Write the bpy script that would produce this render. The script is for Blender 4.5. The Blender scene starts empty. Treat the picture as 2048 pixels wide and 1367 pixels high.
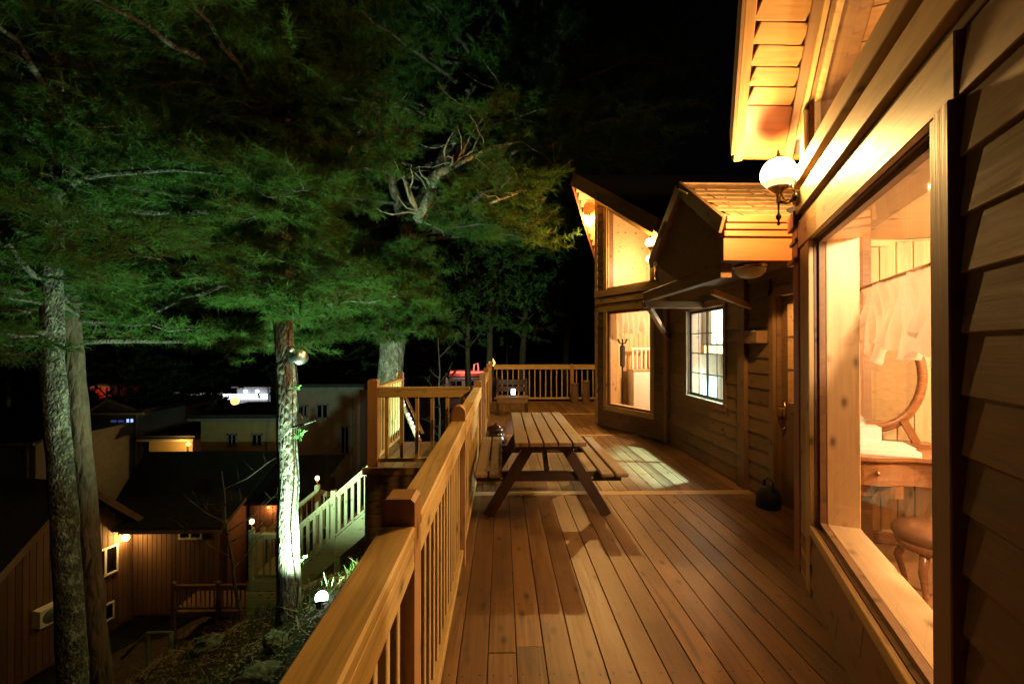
import bpy, bmesh, math, random
import numpy as np
from mathutils import Vector, Matrix, Euler

random.seed(11); RNG = np.random.default_rng(5)
SC = bpy.context.scene; COL = SC.collection
R = math.radians

# ------------------------------------------------------------ camera, sky, exposure
cam_d = bpy.data.cameras.new('camera'); cam = bpy.data.objects.new('camera', cam_d); COL.objects.link(cam)
cam_d.sensor_width = 36.0; cam_d.lens = 16.0; cam_d.clip_start = 0.02; cam_d.clip_end = 900
cam.location = (0, 0, 1.6); cam.rotation_euler = (R(90.41), 0, R(-1.32))
SC.camera = cam
world = bpy.data.worlds.new('World'); SC.world = world; world.use_nodes = True
wn = world.node_tree.nodes; wl = world.node_tree.links
sky = wn.new('ShaderNodeTexSky'); sky.sky_type = 'NISHITA'; sky.sun_disc = False
sky.sun_elevation = R(-3.0); sky.sun_rotation = R(150)
wl.new(sky.outputs[0], wn['Background'].inputs[0]); wn['Background'].inputs[1].default_value = 0.012
SC.view_settings.view_transform = 'Standard'; SC.view_settings.look = 'None'
SC.view_settings.exposure = 0.0; SC.view_settings.gamma = 1.0
SC.cycles.use_denoising = True
SC.cycles.max_bounces = 6; SC.cycles.diffuse_bounces = 2; SC.cycles.glossy_bounces = 2
SC.cycles.use_adaptive_sampling = True; SC.cycles.adaptive_threshold = 0.02
SC.cycles.transparent_max_bounces = 10; SC.cycles.transmission_bounces = 4
SC.cycles.sample_clamp_indirect = 4.0
SC.cycles.caustics_reflective = False; SC.cycles.caustics_refractive = False

def px(x, y, Y):   # a point seen at photo pixel x, y that stands Y metres down the deck
    return Vector(((x - 1003) / 910 * Y, Y, 1.6 - (y - 690) / 910 * Y))

# ------------------------------------------------------------ materials
MATS = {}
class NT:
    def __init__(s, name):
        s.m = bpy.data.materials.new(name); s.m.use_nodes = True
        s.n = s.m.node_tree.nodes; s.l = s.m.node_tree.links
        s.b = s.n['Principled BSDF']; s.out = s.n['Material Output']
        MATS[name] = s.m
    def node(s, t, **k):
        q = s.n.new(t)
        for a, v in k.items():
            if a in ('op',): q.operation = v
            else: setattr(q, a, v)
        return q
    def link(s, a, b): s.l.new(a, b)
    def math(s, op, a, b=None, c=None):
        q = s.n.new('ShaderNodeMath'); q.operation = op
        for i, v in enumerate((a, b, c)):
            if v is None: continue
            if hasattr(v, 'is_linked'): s.l.new(v, q.inputs[i])
            else: q.inputs[i].default_value = v
        return q.outputs[0]
    def mix(s, f, a, b, mode='MIX'):
        q = s.n.new('ShaderNodeMix'); q.data_type = 'RGBA'; q.blend_type = mode
        for i, v in ((0, f), (6, a), (7, b)):
            if hasattr(v, 'is_linked'): s.l.new(v, q.inputs[i])
            elif i == 0: q.inputs[0].default_value = v
            else: q.inputs[i].default_value = (*v[:3], 1)
        return q.outputs[2]
    def ramp(s, f, stops):
        q = s.n.new('ShaderNodeValToRGB'); s.l.new(f, q.inputs[0]); e = q.color_ramp.elements
        while len(e) < len(stops): e.new(0.5)
        for k, (p, c) in zip(e, stops): k.position = p; k.color = (*c[:3], 1)
        return q.outputs[0]
    def noise(s, vec, scale, detail=4, rough=0.55, dist=0.0):
        q = s.n.new('ShaderNodeTexNoise'); q.inputs['Scale'].default_value = scale
        q.inputs['Detail'].default_value = detail; q.inputs['Roughness'].default_value = rough
        q.inputs['Distortion'].default_value = dist
        if vec is not None: s.l.new(vec, q.inputs['Vector'])
        return q.outputs[0]
    def bump(s, h, strength=0.3, dist=0.01):
        q = s.n.new('ShaderNodeBump'); q.inputs['Strength'].default_value = strength
        q.inputs['Distance'].default_value = dist; s.l.new(h, q.inputs['Height']); s.l.new(q.outputs[0], s.b.inputs['Normal'])
    def objvec(s, scale, rnd=37.0):
        tc = s.n.new('ShaderNodeTexCoord'); oi = s.n.new('ShaderNodeObjectInfo')
        ad = s.n.new('ShaderNodeVectorMath'); ad.operation = 'ADD'
        cb = s.n.new('ShaderNodeCombineXYZ'); r = s.math('MULTIPLY', oi.outputs['Random'], rnd)
        for i in range(3): s.l.new(r, cb.inputs[i])
        s.l.new(tc.outputs['Object'], ad.inputs[0]); s.l.new(cb.outputs[0], ad.inputs[1])
        mp = s.n.new('ShaderNodeMapping'); mp.inputs['Scale'].default_value = scale; s.l.new(ad.outputs[0], mp.inputs[0])
        return mp.outputs[0], oi.outputs['Random'], ad.outputs[0]

def wood(name, base, var=0.25, rough=0.55, knots=True, grain=1.0, dirt=0.0):
    t = NT(name); v, rnd, raw = t.objvec((0.9, 14, 14))
    n1 = t.noise(v, 1.6, 6, 0.6, 1.2)
    v2 = t.n.new('ShaderNodeMapping'); v2.inputs['Scale'].default_value = (2.5, 120, 120); t.l.new(raw, v2.inputs[0])
    n2 = t.noise(v2.outputs[0], 1.0, 3, 0.5)
    b = np.array(base)
    c = t.ramp(n1, [(0.28, b * (1 - 0.45 * grain)), (0.48, b), (0.7, np.minimum(b * (1 + 0.22 * grain), .95))])
    c = t.mix(t.math('MULTIPLY', n2, 0.35), c, tuple(b * 0.55))
    if knots:
        km = t.n.new('ShaderNodeMapping'); km.inputs['Scale'].default_value = (4.2, 8.5, 8.5); t.l.new(raw, km.inputs[0])
        vo = t.n.new('ShaderNodeTexVoronoi'); vo.inputs['Scale'].default_value = 1.0; t.l.new(km.outputs[0], vo.inputs['Vector'])
        vo.inputs['Randomness'].default_value = 1.0
        k = t.ramp(vo.outputs['Distance'], [(0.07, (1, 1, 1)), (0.15, (.35, .35, .35)), (0.25, (0, 0, 0))])
        c = t.mix(t.math('MULTIPLY', k, 0.9), c, tuple(b * 0.16))
    if dirt:
        nd = t.noise(raw, 1.3, 5, 0.6)
        c = t.mix(t.math('MULTIPLY', t.ramp(nd, [(0.45, (0, 0, 0)), (0.7, (1, 1, 1))]), dirt), c, tuple(b * 0.4))
    h = t.math('ADD', t.math('MULTIPLY', rnd, 2 * var), 1 - var)
    hs = t.n.new('ShaderNodeHueSaturation'); t.l.new(c, hs.inputs['Color']); t.l.new(h, hs.inputs['Value'])
    t.l.new(hs.outputs[0], t.b.inputs['Base Color'])
    t.l.new(t.math('ADD', t.math('MULTIPLY', n1, 0.3), rough - 0.15), t.b.inputs['Roughness'])
    t.bump(t.math('ADD', n1, t.math('MULTIPLY', n2, 0.5)), 0.25, 0.004)
    return t.m

def plain(name, col, rough=0.6, var=0.15, scale=4, metal=0.0, bump=0.1, spec=None):
    t = NT(name); v, rnd, raw = t.objvec((1, 1, 1)); n = t.noise(raw, scale, 6, 0.6)
    b = np.array(col)
    t.l.new(t.ramp(n, [(0.3, b * (1 - var)), (0.7, np.minimum(b * (1 + var), .97))]), t.b.inputs['Base Color'])
    t.b.inputs['Roughness'].default_value = rough; t.b.inputs['Metallic'].default_value = metal
    if spec is not None: t.b.inputs['Specular IOR Level'].default_value = spec
    if bump: t.bump(t.noise(raw, scale * 8, 4), bump, 0.004)
    return t.m

def emis(name, col, strength):
    t = NT(name); t.n.remove(t.b); e = t.n.new('ShaderNodeEmission')
    e.inputs[0].default_value = (*col, 1); e.inputs[1].default_value = strength
    t.l.new(e.outputs[0], t.out.inputs[0]); t.m.cycles.emission_sampling = 'NONE' if strength < 10 else 'AUTO'; return t.m
def globe(name, col, strength):   # lit glass: glows and lets the bulb's light through
    t = NT(name); t.n.remove(t.b); e = t.n.new('ShaderNodeEmission'); e.inputs[0].default_value = (*col, 1); e.inputs[1].default_value = strength
    a = t.n.new('ShaderNodeAddShader'); tr = t.n.new('ShaderNodeBsdfTransparent'); t.l.new(e.outputs[0], a.inputs[0]); t.l.new(tr.outputs[0], a.inputs[1])
    t.l.new(a.outputs[0], t.out.inputs[0]); t.m.cycles.emission_sampling = 'NONE'; return t.m

def glass(name, tint=(1, 1, 1), refl=0.6):
    t = NT(name); t.n.remove(t.b)
    tr = t.n.new('ShaderNodeBsdfTransparent'); tr.inputs[0].default_value = (*tint, 1)
    gl = t.n.new('ShaderNodeBsdfGlossy'); gl.inputs['Roughness'].default_value = 0.01
    fr = t.n.new('ShaderNodeLayerWeight'); fr.inputs[0].default_value = 0.5   # facing is the same from both sides of the pane
    sch = t.math('ADD', t.math('MULTIPLY', t.math('POWER', fr.outputs['Facing'], 5.0), 0.9), 0.05)
    mx = t.n.new('ShaderNodeMixShader'); t.l.new(t.math('MULTIPLY', sch, refl), mx.inputs[0])
    t.l.new(tr.outputs[0], mx.inputs[1]); t.l.new(gl.outputs[0], mx.inputs[2]); t.l.new(mx.outputs[0], t.out.inputs[0]); return t.m

def bark(name, base, light, sc=(10, 10, 3), spots=0.5):
    t = NT(name); tc = t.n.new('ShaderNodeTexCoord'); mp = t.n.new('ShaderNodeMapping'); mp.inputs['Scale'].default_value = sc
    t.l.new(tc.outputs['Object'], mp.inputs[0])
    n = t.noise(mp.outputs[0], 1.0, 8, 0.65, 0.6)
    vo = t.n.new('ShaderNodeTexVoronoi'); vo.feature = 'DISTANCE_TO_EDGE'; t.l.new(mp.outputs[0], vo.inputs['Vector']); vo.inputs['Scale'].default_value = 1.6
    c = t.ramp(n, [(0.3, np.array(base) * 0.4), (0.5, base), (0.72, light)])
    lich = t.noise(tc.outputs['Object'], 5.0, 6, 0.7)
    c = t.mix(t.math('MULTIPLY', t.ramp(lich, [(0.52, (0, 0, 0)), (0.6, (1, 1, 1))]), spots), c, light)
    t.l.new(c, t.b.inputs['Base Color']); t.b.inputs['Roughness'].default_value = 0.9
    t.bump(t.math('ADD', n, t.math('MULTIPLY', vo.outputs[0], 1.2)), 1.0, 0.05); return t.m

def leafmat(name, c1, c2, brown=0.0):
    t = NT(name); t.n.remove(t.b)
    g = t.n.new('ShaderNodeNewGeometry'); tc = t.n.new('ShaderNodeTexCoord')
    n = t.noise(tc.outputs['Object'], 0.9, 3)
    c = t.mix(n, c1, c2)
    c = t.mix(t.math('MULTIPLY', g.outputs['Random Per Island'], 0.6), c, tuple(np.array(c2) * 1.3))
    if brown:
        n2 = t.noise(tc.outputs['Object'], 1.7, 2)
        c = t.mix(t.math('MULTIPLY', t.ramp(n2, [(0.55, (0, 0, 0)), (0.68, (1, 1, 1))]), brown), c, (0.09, 0.045, 0.018))
    d = t.n.new('ShaderNodeBsdfDiffuse'); tr = t.n.new('ShaderNodeBsdfTranslucent'); mx = t.n.new('ShaderNodeMixShader'); mx.inputs[0].default_value = 0.35
    t.l.new(c, d.inputs[0]); t.l.new(c, tr.inputs[0]); t.l.new(d.outputs[0], mx.inputs[1]); t.l.new(tr.outputs[0], mx.inputs[2])
    t.l.new(mx.outputs[0], t.out.inputs[0]); return t.m

wood('deck_wood', (0.225, 0.118, 0.041), 0.27, 0.42, True, 1.2, 0.6)
wood('border_wood', (0.50, 0.32, 0.15), 0.15, 0.5)
wood('rail_wood', (0.64, 0.43, 0.15), 0.12, 0.6, True, 1.1, 0.3)
wood('post_wood', (0.46, 0.25, 0.10), 0.12, 0.5, True, 0.8)
wood('skirt_wood', (0.26, 0.16, 0.07), 0.2, 0.7)
wood('siding_wood', (0.19, 0.108, 0.044), 0.22, 0.6, True, 0.9, 0.2)
wood('trim_wood', (0.52, 0.35, 0.15), 0.12, 0.5, True, 0.8)
wood('dark_trim_wood', (0.22, 0.115, 0.05), 0.12, 0.55, True, 0.8)
wood('red_trim_wood', (0.27, 0.085, 0.026), 0.08, 0.5, False, 0.7)
wood('soffit_wood', (0.50, 0.27, 0.09), 0.14, 0.5, True, 0.9)
wood('table_wood', (0.27, 0.17, 0.085), 0.16, 0.55, True, 1.0, 0.3)
wood('frame_wood', (0.05, 0.024, 0.012), 0.12, 0.55, False, 0.8)
wood('inner_wood', (0.62, 0.42, 0.20), 0.10, 0.5, True, 0.6)
wood('sill_wood', (0.72, 0.50, 0.27), 0.05, 0.4, True, 0.4)
wood('dresser_wood', (0.27, 0.11, 0.04), 0.08, 0.25, False, 0.8)
wood('cabin_wood', (0.13, 0.068, 0.030), 0.3, 0.7, False, 0.9)
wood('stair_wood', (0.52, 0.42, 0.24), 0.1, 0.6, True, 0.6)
plain('white_paint', (0.75, 0.74, 0.70), 0.4, 0.05)
plain('white_plastic', (0.8, 0.8, 0.78), 0.35, 0.03, bump=0)
plain('paper', (0.82, 0.78, 0.68), 0.7, 0.05)
plain('plaster_pink', (0.30, 0.23, 0.18), 0.85, 0.12)
plain('plaster_yellow', (0.40, 0.29, 0.13), 0.85, 0.1)
plain('plaster_grey', (0.20, 0.20, 0.22), 0.85, 0.15)
plain('dark_roof', (0.03, 0.03, 0.032), 0.8, 0.4, 8)
plain('cabin_roof', (0.035, 0.034, 0.028), 0.9, 0.35, 6, bump=0.4)
plain('shingle', (0.40, 0.25, 0.13), 0.85, 0.3, 9, bump=0.5)
plain('iron', (0.03, 0.028, 0.025), 0.4, 0.2, metal=0.6)
plain('brass', (0.55, 0.38, 0.16), 0.25, 0.1, metal=1.0, bump=0)
plain('steel', (0.62, 0.62, 0.55), 0.32, 0.25, 3, metal=1.0, bump=0)
plain('dark_glaze', (0.035, 0.015, 0.01), 0.12, 0.3)
plain('black_cloth', (0.012, 0.012, 0.013), 0.7, 0.2)
plain('black_plastic', (0.02, 0.02, 0.02), 0.4, 0.1, bump=0)
plain('stone', (0.13, 0.13, 0.09), 0.9, 0.4, 3, bump=0.6)
plain('grille', (0.12, 0.16, 0.15), 0.6, 0.1, bump=0)
plain('blue_paint', (0.06, 0.2, 0.6), 0.5, 0.1, bump=0)
plain('container_paint', (0.25, 0.24, 0.23), 0.6, 0.15)
plain('red_paint', (0.5, 0.05, 0.02), 0.5, 0.1, bump=0)
plain('concrete', (0.25, 0.24, 0.22), 0.9, 0.2)
plain('leather', (0.16, 0.07, 0.03), 0.35, 0.2)
plain('floor_lacquer', (0.30, 0.15, 0.06), 0.3, 0.2)
glass('pane_glass', (0.96, 0.97, 0.95)); glass('dark_pane', (0.25, 0.27, 0.28))
bark('pine_bark', (0.12, 0.085, 0.055), (0.30, 0.27, 0.21), (11, 11, 4.5), 0.4)
bark('pale_bark', (0.06, 0.05, 0.03), (0.27, 0.28, 0.19), (14, 14, 9), 0.4)
bark('smooth_bark', (0.075, 0.045, 0.022), (0.11, 0.07, 0.036), (6, 6, 2), 0.2)
bark('limb_bark', (0.075, 0.055, 0.035), (0.17, 0.14, 0.10), (12, 12, 6), 0.3)
bark('gnarl_bark', (0.24, 0.19, 0.12), (0.45, 0.38, 0.26), (9, 9, 3), 0.4)
leafmat('needle', (0.032, 0.076, 0.016), (0.066, 0.122, 0.026), 0.55)
leafmat('far_leaf', (0.03, 0.06, 0.016), (0.06, 0.10, 0.025))
leafmat('sprout_leaf', (0.08, 0.16, 0.05), (0.12, 0.22, 0.07))
WARM = (1.0, 0.55, 0.16); ROOM = (1.0, 0.66, 0.37)
globe('globe_glow', (1.0, 0.72, 0.38), 8.0)
emis('bowl_glow', (1.0, 0.72, 0.36), 1.4)
globe('small_globe_glow', (1.0, 0.66, 0.30), 4.0)
globe('cabin_glow', (1.0, 0.60, 0.22), 5.0)
emis('flood_glow', (0.80, 0.95, 1.0), 16.0)
emis('white_glow', (0.85, 0.93, 1.0), 6.0)
emis('blue_glow', (0.35, 0.50, 1.0), 1.6)
emis('blue_dim_glow', (0.05, 0.06, 0.22), 0.6)
emis('sodium_glow', (1.0, 0.45, 0.10), 4.0)
emis('red_glow', (1.0, 0.20, 0.13), 1.6)
globe('inner_glow', (1.0, 0.62, 0.25), 5.0)
emis('kitchen_glow', (0.92, 1.0, 0.92), 8.0)
emis('spot_glow', (1.0, 0.97, 0.72), 2.2)
M_ = MATS

# cloth: thin sheer fabric
t = NT('sheer_cloth'); t.n.remove(t.b)
df = t.n.new('ShaderNodeBsdfDiffuse'); df.inputs[0].default_value = (0.75, 0.62, 0.48, 1)
tl = t.n.new('ShaderNodeBsdfTranslucent'); tl.inputs[0].default_value = (0.8, 0.66, 0.5, 1)
tp = t.n.new('ShaderNodeBsdfTransparent'); m1 = t.n.new('ShaderNodeMixShader'); m1.inputs[0].default_value = .45; m2 = t.n.new('ShaderNodeMixShader'); m2.inputs[0].default_value = .1
t.l.new(df.outputs[0], m1.inputs[1]); t.l.new(tl.outputs[0], m1.inputs[2]); t.l.new(m1.outputs[0], m2.inputs[1]); t.l.new(tp.outputs[0], m2.inputs[2]); t.l.new(m2.outputs[0], t.out.inputs[0])
# mirror
t = NT('mirror_glass'); t.b.inputs['Metallic'].default_value = 1; t.b.inputs['Roughness'].default_value = 0.03; t.b.inputs['Base Color'].default_value = (.85, .85, .83, 1)
# soil
t = NT('soil'); tc = t.n.new('ShaderNodeTexCoord'); n1 = t.noise(tc.outputs['Object'], 0.7, 8, 0.65); n2 = t.noise(tc.outputs['Object'], 9, 8, 0.7)
c = t.ramp(n2, [(0.3, (0.02, 0.015, 0.008)), (0.55, (0.075, 0.055, 0.03)), (0.75, (0.14, 0.11, 0.06))])
c = t.mix(t.ramp(n1, [(0.45, (0, 0, 0)), (0.6, (1, 1, 1))]), c, (0.035, 0.045, 0.014)); t.l.new(c, t.b.inputs['Base Color']); t.b.inputs['Roughness'].default_value = 0.95
t.bump(n2, 0.8, 0.05)

# ------------------------------------------------------------ object helpers
WM = {}
def link(ob, M, parent=None):
    COL.objects.link(ob); ob.matrix_basis = M; WM[ob.name] = M.copy()
    if parent is not None:
        ob.parent = parent; ob.matrix_parent_inverse = WM[parent.name].inverted()
    return ob
def tag(o, label=None, cat=None, group=None, kind=None):
    if label: o['label'] = label
    if cat: o['category'] = cat
    if group: o['group'] = group
    if kind: o['kind'] = kind
    return o
def thing(name, label, cat, loc, group=None):
    o = bpy.data.objects.new(name, None); o.empty_display_size = 0.1
    link(o, Matrix.Translation(Vector(loc))); return tag(o, label, cat, group)

BOXC = {}
def box_mesh(dx, dy, dz, mat, bev=0.004):
    key = (round(dx, 2), round(dy, 3), round(dz, 3), mat, bev)
    if key in BOXC: return BOXC[key]
    bm = bmesh.new(); bmesh.ops.create_cube(bm, size=1)
    bmesh.ops.scale(bm, vec=(key[0], key[1], key[2]), verts=bm.verts)
    if bev:
        b = min(bev, 0.3 * min(key[:3])); bmesh.ops.bevel(bm, geom=bm.edges[:], offset=b, segments=1, affect='EDGES')
    me = bpy.data.meshes.new('board'); bm.to_mesh(me); bm.free(); me.materials.append(M_[mat]); BOXC[key] = me; return me
def frame_matrix(a, b, up=(0, 0, 1)):
    a = Vector(a); b = Vector(b); x = (b - a).normalized(); up = Vector(up)
    if abs(x.dot(up.normalized())) > 0.98: up = Vector((0, 1, 0)) if abs(x.y) < .9 else Vector((1, 0, 0))
    y = up.cross(x).normalized(); z = x.cross(y)
    M = Matrix((x, y, z)).transposed().to_4x4(); M.translation = (a + b) / 2; return M
def plank(name, a, b, w, h, mat, parent, up=(0, 0, 1), bev=0.004, tilt=0):
    L = (Vector(b) - Vector(a)).length
    o = bpy.data.objects.new(name, box_mesh(L, w, h, mat, bev)); M = frame_matrix(a, b, up)
    if tilt: M = M @ Matrix.Rotation(tilt, 4, 'X')
    return link(o, M, parent)

class MB:
    def __init__(s): s.v = []; s.f = []; s.mi = []; s.cur = 0
    def add(s, vs, fs):
        o = len(s.v); s.v += [tuple(v) for v in vs]; s.f += [tuple(i + o for i in f) for f in fs]; s.mi += [s.cur] * len(fs); return s
    def box(s, lo, hi):
        (x0, y0, z0), (x1, y1, z1) = lo, hi
        return s.add([(x0, y0, z0), (x1, y0, z0), (x1, y1, z0), (x0, y1, z0), (x0, y0, z1), (x1, y0, z1), (x1, y1, z1), (x0, y1, z1)],
                     [(0, 3, 2, 1), (4, 5, 6, 7), (0, 1, 5, 4), (1, 2, 6, 5), (2, 3, 7, 6), (3, 0, 4, 7)])
    def obox(s, a, b, w, h, up=(0, 0, 1)):
        L = (Vector(b) - Vector(a)).length / 2; M = frame_matrix(a, b, up); w /= 2; h /= 2
        vs = [M @ Vector(p) for p in ((-L, -w, -h), (L, -w, -h), (L, w, -h), (-L, w, -h), (-L, -w, h), (L, -w, h), (L, w, h), (-L, w, h))]
        return s.add(vs, [(0, 3, 2, 1), (4, 5, 6, 7), (0, 1, 5, 4), (1, 2, 6, 5), (2, 3, 7, 6), (3, 0, 4, 7)])
    def prism(s, poly, vec):
        n = len(poly); vec = Vector(vec); p = [Vector(q) for q in poly]
        return s.add(p + [q + vec for q in p], [tuple(range(n - 1, -1, -1)), tuple(range(n, 2 * n))] + [(i, (i + 1) % n, n + (i + 1) % n, n + i) for i in range(n)])
    def tube(s, pts, rad, seg=8, cap=True, wob=0.0):
        pts = [Vector(p) for p in pts]; n = len(pts)
        if not hasattr(rad, '__len__'): rad = [rad] * n
        vs = []; ref = None
        for i, p in enumerate(pts):
            d = (pts[min(i + 1, n - 1)] - pts[max(i - 1, 0)]).normalized()
            if ref is None: ref = Vector((1, 0, 0)) if abs(d.x) < .8 else Vector((0, 1, 0))
            u = (ref - d * ref.dot(d)).normalized(); w = d.cross(u); ref = u
            for k in range(seg):
                a = 2 * math.pi * k / seg; r = rad[i] * (1 + (random.uniform(-wob, wob) if wob else 0))
                vs.append(p + (u * math.cos(a) + w * math.sin(a)) * r)
        fs = [(i * seg + k, i * seg + (k + 1) % seg, (i + 1) * seg + (k + 1) % seg, (i + 1) * seg + k) for i in range(n - 1) for k in range(seg)]
        if cap: fs += [tuple(range(seg - 1, -1, -1)), tuple(range((n - 1) * seg, n * seg))]
        return s.add(vs, fs)
    def lathe(s, c, prof, seg=24, M=None):
        c = Vector(c); vs = []
        for r, z in prof:
            for k in range(seg):
                a = 2 * math.pi * k / seg; q = Vector((r * math.cos(a), r * math.sin(a), z))
                vs.append(c + (M @ q if M is not None else q))
        n = len(prof)
        return s.add(vs, [(i * seg + k, i * seg + (k + 1) % seg, (i + 1) * seg + (k + 1) % seg, (i + 1) * seg + k) for i in range(n - 1) for k in range(seg)])
    def build(s, name, mat, parent=None, smooth=False, org=None):
        V = np.array(s.v)
        if org is None: org = ((V[:, 0].min() + V[:, 0].max()) / 2, (V[:, 1].min() + V[:, 1].max()) / 2, V[:, 2].min())
        org = Vector(org); me = bpy.data.meshes.new(name); me.from_pydata([tuple(Vector(v) - org) for v in s.v], [], s.f)
        for m in (mat if isinstance(mat, (list, tuple)) else [mat]): me.materials.append(M_[m])
        if any(s.mi): me.polygons.foreach_set('material_index', s.mi)
        bm = bmesh.new(); bm.from_mesh(me); bmesh.ops.recalc_face_normals(bm, faces=bm.faces[:]); bm.to_mesh(me); bm.free()
        if smooth:
            me.polygons.foreach_set('use_smooth', [True] * len(me.polygons))
        return link(bpy.data.objects.new(name, me), Matrix.Translation(org), parent)

def box(name, lo, hi, mat, parent=None, bev=0.004):
    d = [hi[i] - lo[i] for i in range(3)]; c = [(hi[i] + lo[i]) / 2 for i in range(3)]
    ax = max(range(3), key=lambda i: d[i])           # local x runs along the longest side, so grain follows it
    a = Vector(c); b = Vector(c); a[ax] -= d[ax] / 2; b[ax] += d[ax] / 2
    if ax == 2: return plank(name, a, b, d[0], d[1], mat, parent, up=(0, 1, 0), bev=bev)
    if ax == 0: return plank(name, a, b, d[1], d[2], mat, parent, bev=bev)
    return plank(name, a, b, d[0], d[2], mat, parent, bev=bev)

def sphere_prof(r, n=10, z0=-1, z1=1):
    return [(max(r * math.sqrt(max(0, 1 - q * q)), 1e-4), r * q) for q in [z0 + (z1 - z0) * (1 - math.cos(math.pi * i / n)) / 2 for i in range(n + 1)]]

def lamp(name, kind, loc, energy, col, parent, size=0.05, **k):
    d = bpy.data.lights.new(name, kind); d.energy = energy; d.color = col; d.shadow_soft_size = size
    for a, v in k.items():
        if a != 'aim': setattr(d, a, v)
    o = bpy.data.objects.new(name, d); M = Matrix.Translation(Vector(loc))
    if 'aim' in k: M = M @ (Vector(k['aim']) - Vector(loc)).to_track_quat('-Z', 'Y').to_matrix().to_4x4()
    return link(o, M, parent)

# ------------------------------------------------------------ terrain
def ground_z(x, y):
    x = np.asarray(x, float); y = np.asarray(y, float)
    z = -0.85 + 0.5 * np.clip(x, -10.6, 0.0)
    z = z - 0.35 * np.clip((y - 30) / 30, 0, 1)
    z = z + np.clip((y - 70) / 40, 0, 3) ** 1.5 * 9 * (1 / (1 + np.exp(-(x + 60) / 30)) * .7 + .3)
    st = np.clip((y - 7.5) / 2.2, 0, 1); z = z - 1.25 * st * st * (3 - 2 * st) * np.clip((-x - .6) / 1.2, 0, 1)
    z = z + 0.06 * np.sin(x * 2.1 + y) + 0.05 * np.sin(y * 2.7 - x * 1.3) + 0.03 * np.sin(5 * x + 3 * y)
    return z
xs = np.concatenate([np.linspace(-400, -20, 24), np.linspace(-18, 8, 90), np.linspace(10, 400, 20)])
ys = np.concatenate([np.linspace(-300, -6, 12), np.linspace(-4, 24, 90), np.linspace(26, 500, 50)])
GX, GY = np.meshgrid(xs, ys); GZ = ground_z(GX, GY)
nx = len(xs)
me = bpy.data.meshes.new('ground')
me.from_pydata(np.stack([GX.ravel(), GY.ravel(), GZ.ravel()], 1).tolist(), [], [(j * nx + i, j * nx + i + 1, (j + 1) * nx + i + 1, (j + 1) * nx + i) for j in range(len(ys) - 1) for i in range(nx - 1)])
me.materials.append(M_['soil']); me.polygons.foreach_set('use_smooth', [True] * len(me.polygons))
tag(link(bpy.data.objects.new('ground', me), Matrix.Identity(4)), kind='structure')

# ------------------------------------------------------------ deck
DX0, DX1 = -0.264, 2.74
mb = MB()
for y in np.arange(-1.5, 13.2, 0.6):
    mb.box((DX0 - .1, y, -.21), (2.7, y + .045, -.036))
mb.box((DX0 - .145, -1.6, -.26), (DX0 - .1, 6.0, -.036)); mb.box((DX0 - .145, 7.6, -.26), (DX0 - .1, 13.0, -.036))
mb.box((DX0 - .1, 12.95, -.26), (2.7, 13.0, -.036))
for y in (-1, 1.4, 3.4, 6.1, 8.3, 10.5, 12.6):
    for x in (-.3, 1.2, 2.5): mb.box((x, y, float(ground_z(x, y)) - .1), (x + .1, y + .1, -.2))
deck = mb.build('deck', 'skirt_wood'); tag(deck, kind='structure')
BW = 0.147
secs = [(-1.6, 4.86), (5.0, 8.02), (8.16, 10.55), (10.69, 12.86)]
def near_wall_x(y):   # how far the boards reach under the angled house fronts
    return 2.80
for (y0, y1) in secs:
    n = int((DX1 + .12 - (DX0 - .1)) / BW) + 1
    for i in range(n):
        xa = DX0 - .1 + i * BW
        cuts = [y0]
        if random.random() < .75: cuts.append(y0 + (y1 - y0) * random.uniform(.3, .7))
        cuts.append(y1)
        for c0, c1 in zip(cuts, cuts[1:]):
            dz = random.uniform(-.0015, .0015)
            plank('deck_board', (xa + BW / 2, c0 + .002, -.018 + dz), (xa + BW / 2, c1 - .002, -.018 + dz), BW - .0035, .034, 'deck_wood', deck, bev=.003)
for y in (4.93, 8.09, 10.62, 12.93):
    plank('border_board', (DX0 - .1, y, -.017), (2.8, y, -.017), .13, .036, 'border_wood', deck)

mb = MB()
for y in np.arange(-.2, 12.8, .6):
    for i in range(21):
        for o_ in (.03, BW - .035):
            x = DX0 - .1 + i * BW + o_ + random.uniform(-.004, .004); yy = y + .022 + random.uniform(-.008, .008)
            mb.add([(x + .005 * math.cos(k * 1.047), yy + .005 * math.sin(k * 1.047), .0012) for k in range(6)], [(0, 1, 2, 3, 4, 5)])
tag(mb.build('screw_heads', 'iron', deck), kind='stuff')

# ------------------------------------------------------------ railings
def railing(root, a, b, base=0.0, h=1.05, spacing=.115, mat='rail_wood', inner=1, posts=True, bal=.034, cap_w=.105, first=True, last=True, pm='post_wood', baseb=None, arch=False):
    """one bay between two points in plan; base and baseb are the floor heights at both ends"""
    a = Vector(a); b = Vector(b); baseb = base if baseb is None else baseb
    d = Vector((b.x - a.x, b.y - a.y)); L = d.length; d /= L; nrm = Vector((-d.y, d.x)) * inner
    P = lambda s, o, z: Vector((a.x + d.x * s + nrm.x * o, a.y + d.y * s + nrm.y * o, z + base + (baseb - base) * s / L))
    e = .052
    plank('cap_rail', P(e, 0, h - .019), P(L - e, 0, h - .019), cap_w, .038, mat, root, bev=.006)
    plank('sub_rail', P(e, -.033, h - .085), P(L - e, -.033, h - .085), .034, .094, mat, root)
    plank('bottom_rail', P(e, -.01, .10), P(L - e, -.01, .10), .06, .05, mat, root)
    n = max(1, int((L - 2 * e) / spacing)); st = (L - 2 * e) / n
    for i in range(n):
        s = e + st * (i + .5)
        plank('baluster', P(s, 0, .125), P(s, 0, h - .05), bal, bal, mat, root, up=(nrm.x, nrm.y, 0), bev=.003)
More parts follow.
